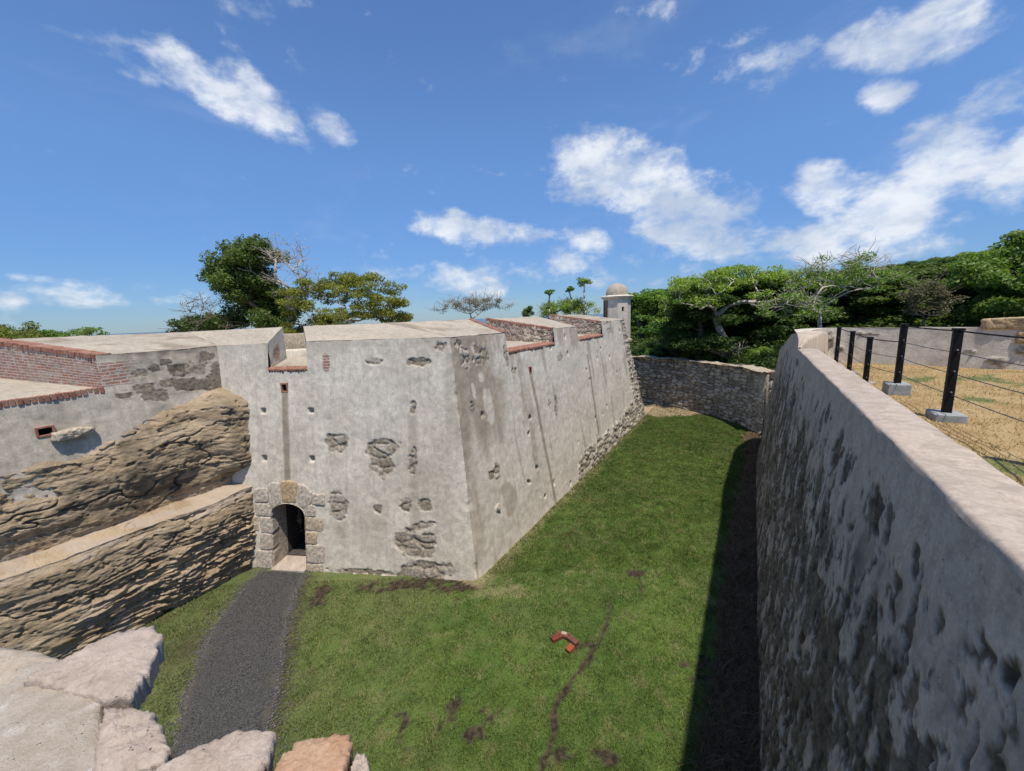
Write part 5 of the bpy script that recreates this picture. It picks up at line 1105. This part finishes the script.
# slender rosette trees beside the sentry box
SR = [(3.6, 36, 5.2, .48, 'slender tree with a single leafy tuft, left one of the three by the sentry box'), (5.6, 37, 5.4, .38, 'slender tree with a small tuft, middle one of the three by the sentry box'), (6.7, 36, 5.9, .66, 'slender tree with the largest leafy tuft, nearest left of the sentry box')]
for i, (x, y, h, r, lab) in enumerate(SR):
    make_tree('rosette_tree', 20 + i, h - .3, [(0, 0, h, r * .8, r * .8, .25, 9)], .06, L_bright, M_pale, 46, r * .5, .09, lab, 'tree', (x, y, 3.2), flat=.5)
make_tree('leafy_thicket', 24, 1.4, [(.6, 0, 3.2, 2.8, 2.0, 1.2, 80)], .1, L_bright, M_bark, 90, .45, .07, 'tangled green thicket behind the bastion beside the sentry box', 'shrub', (4.9, 38, 3.5), twigs=2)
# trees behind the far wall
make_tree('branching_tree', 30, 1.3, [(0, 0, 4.9, 4.6, 2.8, 1.3, 110), (-2.8, 0, 3.9, 2.0, 1.8, .6, 16), (2.8, 0, 3.9, 2.2, 1.8, .6, 16), (.5, -.5, 5.6, 2.8, 1.6, .5, 16)], .21, L_bright, M_pale, 75, .50, .075,
          'wide bright green umbrella tree with pale forking branches behind the rubble wall', 'tree', (14.1, 25.8, 2.6), shell=.82, flat=.42, lean=(.25, 0), step=.6, wob=.06)
make_tree('branching_tree', 31, 1.2, [(1.0, 0, 4.2, 2.6, 2.0, 1.5, 56), (-1.4, 0, 2.8, 2.0, 1.6, 1.1, 30)], .10, L_bright, M_pale, 60, .42, .07, 'thin pale tree with sparse leaves and bare limbs behind the curved wall end', 'tree', (16.2, 21.0, 3.3), twigs=3, shell=.6, leafless=.25, flat=.5, lean=(.6, 0))
make_tree('broadleaf_tree', 32, 4.5, [(.5, 0, 5.6, 3.4, 3.0, 1.7, 70), (-2.8, 0, 4.2, 2.8, 2.4, 1.3, 50), (2.5, 0, 4.6, 2.8, 2.4, 1.6, 40), (0, 0, 2.8, 4.0, 2.6, 1.3, 60)], .26, L_mid, M_bark, 170, .66, .10, 'big glossy green tree rising above the terrace parapet at the right edge', 'tree', (29.0, 21.5, 3.0), flat=.5, shell=.6)
make_tree('vine_covered_tree', 33, 3.0, [(0, 0, 3.2, 1.0, 1.0, 1.5, 30)], .07, L_grey, M_bark, 90, .35, .06, 'pale dry vine-draped tree behind the terrace parapet', 'tree', (22.6, 22.0, 2.9), twigs=3)
shr = [(12.95, 27.0, 1.0, .95, L_bright, 'bright yellow-green bush behind the rubble wall', 2.0), (10.9, 29.2, 1.3, .7, L_mid, 'low green bush behind the far left of the rubble wall', 2.4), (15.2, 24.0, .8, .8, L_bright, 'leafy bright plants right of the umbrella tree trunk', 1.9), (16.4, 22.6, .9, .9, L_mid, 'leafy green bush near the dressed wall end', 2.0)]
for i, (x, y, r, h, lf, lab, wd) in enumerate(shr):
    make_tree('leafy_bush', 40 + i, .4, [(0, 0, h * .6, r, r, h * .7, 22)], .04, lf, M_bark, 90, .3, .085, lab, 'shrub', (x, y, 3.0))
make_tree('dry_bush', 46, .4, [(0, 0, .9, 1.6, 1.0, .8, 30)], .04, L_grey, M_pale, 36, .28, .06, 'dry grey-brown bush left of the umbrella tree trunk', 'shrub', (11.9, 28.4, 3.0), twigs=3)
make_tree('dry_bush', 47, .3, [(0, 0, .5, .9, .7, .45, 18)], .03, L_grey, M_pale, 20, .22, .05, 'reddish dry twigs at the foot of the umbrella tree', 'shrub', (13.7, 24.9, 3.1), twigs=3)
# forest: four kinds, copied
FOR = [('forest_tree', 50, L_dark, 4.2, [(0, 0, 6.6, 3.0, 3.0, 1.9, 34), (-1.5, 0, 4.6, 2.8, 2.6, 1.6, 24), (1.6, 0, 4.2, 2.6, 2.6, 1.6, 22), (0, 0, 2.4, 3.2, 3.0, 1.2, 20)], 260, .85, .13),
       ('forest_tree', 51, L_mid, 4.0, [(0, 0, 6.2, 3.4, 3.2, 1.5, 36), (1.2, 0, 4.0, 3.0, 2.6, 1.5, 26), (-1.4, 0, 2.6, 3.0, 2.6, 1.2, 20)], 240, .82, .13),
       ('forest_tree', 52, L_dark, 4.6, [(0, 0, 7.0, 2.4, 2.4, 1.8, 26), (0, 0, 4.6, 3.0, 3.0, 1.8, 30), (0, 0, 2.2, 3.0, 2.8, 1.2, 22)], 260, .82, .12),
       ('forest_tree', 53, L_bright, 3.8, [(0, 0, 5.6, 3.2, 3.0, 1.3, 34), (0, 0, 3.4, 2.8, 2.8, 1.4, 22)], 200, .80, .12)]
LAB = ['dark green tree in the dense woodland on the hillside', 'mid green tree in the dense woodland on the hillside', 'very dark tall tree in the dense woodland on the hillside', 'lighter green tree in the dense woodland on the hillside']
spots = []
rg = np.random.default_rng(77)
for row, (y0, n, z_up) in enumerate(((30, 16, 0), (36, 16, 0), (44, 18, 0), (56, 18, 0), (72, 20, 0))):
    for k in range(n):
        kk = .30 + (1.62 - .30) * (k + .5 + rg.normal() * .22) / n; y = y0 + rg.normal() * 2.0
        if row == 0 and kk < .40: continue
        spots.append((kk * y, y, row))
protos = []
for i, (nm, sd, lf, th_, el_, nl, cr_, ls) in enumerate(FOR):
    protos.append(make_tree(nm, sd, th_, el_, .24, lf, M_bark, nl, cr_, ls, LAB[i], 'tree', (0, 0, 0), 'trees in the woodland beyond the moat', twigs=0, flat=.6))
used = [False] * 4
for i, (x, y, row) in enumerate(spots):
    k = [0, 2, 1, 0, 3, 2, 0, 1][int(rg.random() * 8)]; s_ = .85 + .35 * rg.random(); kk = x / y
    top = np.interp(kk, [.28, .34, .45, .6, .75, .85, 1.0, 1.12, 1.3, 1.6], [8.4, 8.6, 8.8, 8.7, 9.0, 9.2, 8.9, 9.6, 10.8, 12.0]) + (row - 1) * np.interp(kk, [.3, 1., 1.4], [.25, .5, .6]) + rg.normal() * .45
    g = gz(x, y); hgt = max(top - g, 4.5); base_h = [8.6, 7.9, 8.9, 7.0][k]; sz = hgt / base_h
    if not used[k]:
        r = protos[k]; r.location = (x, y, g - .2); r.scale = (s_, s_, sz); used[k] = True
    else: dup(protos[k], (x, y, g - .2), rg.random() * 6.28, (s_, sz), LAB[k])
bpy.context.view_layer.update()
print('objects', len(bpy.data.objects))
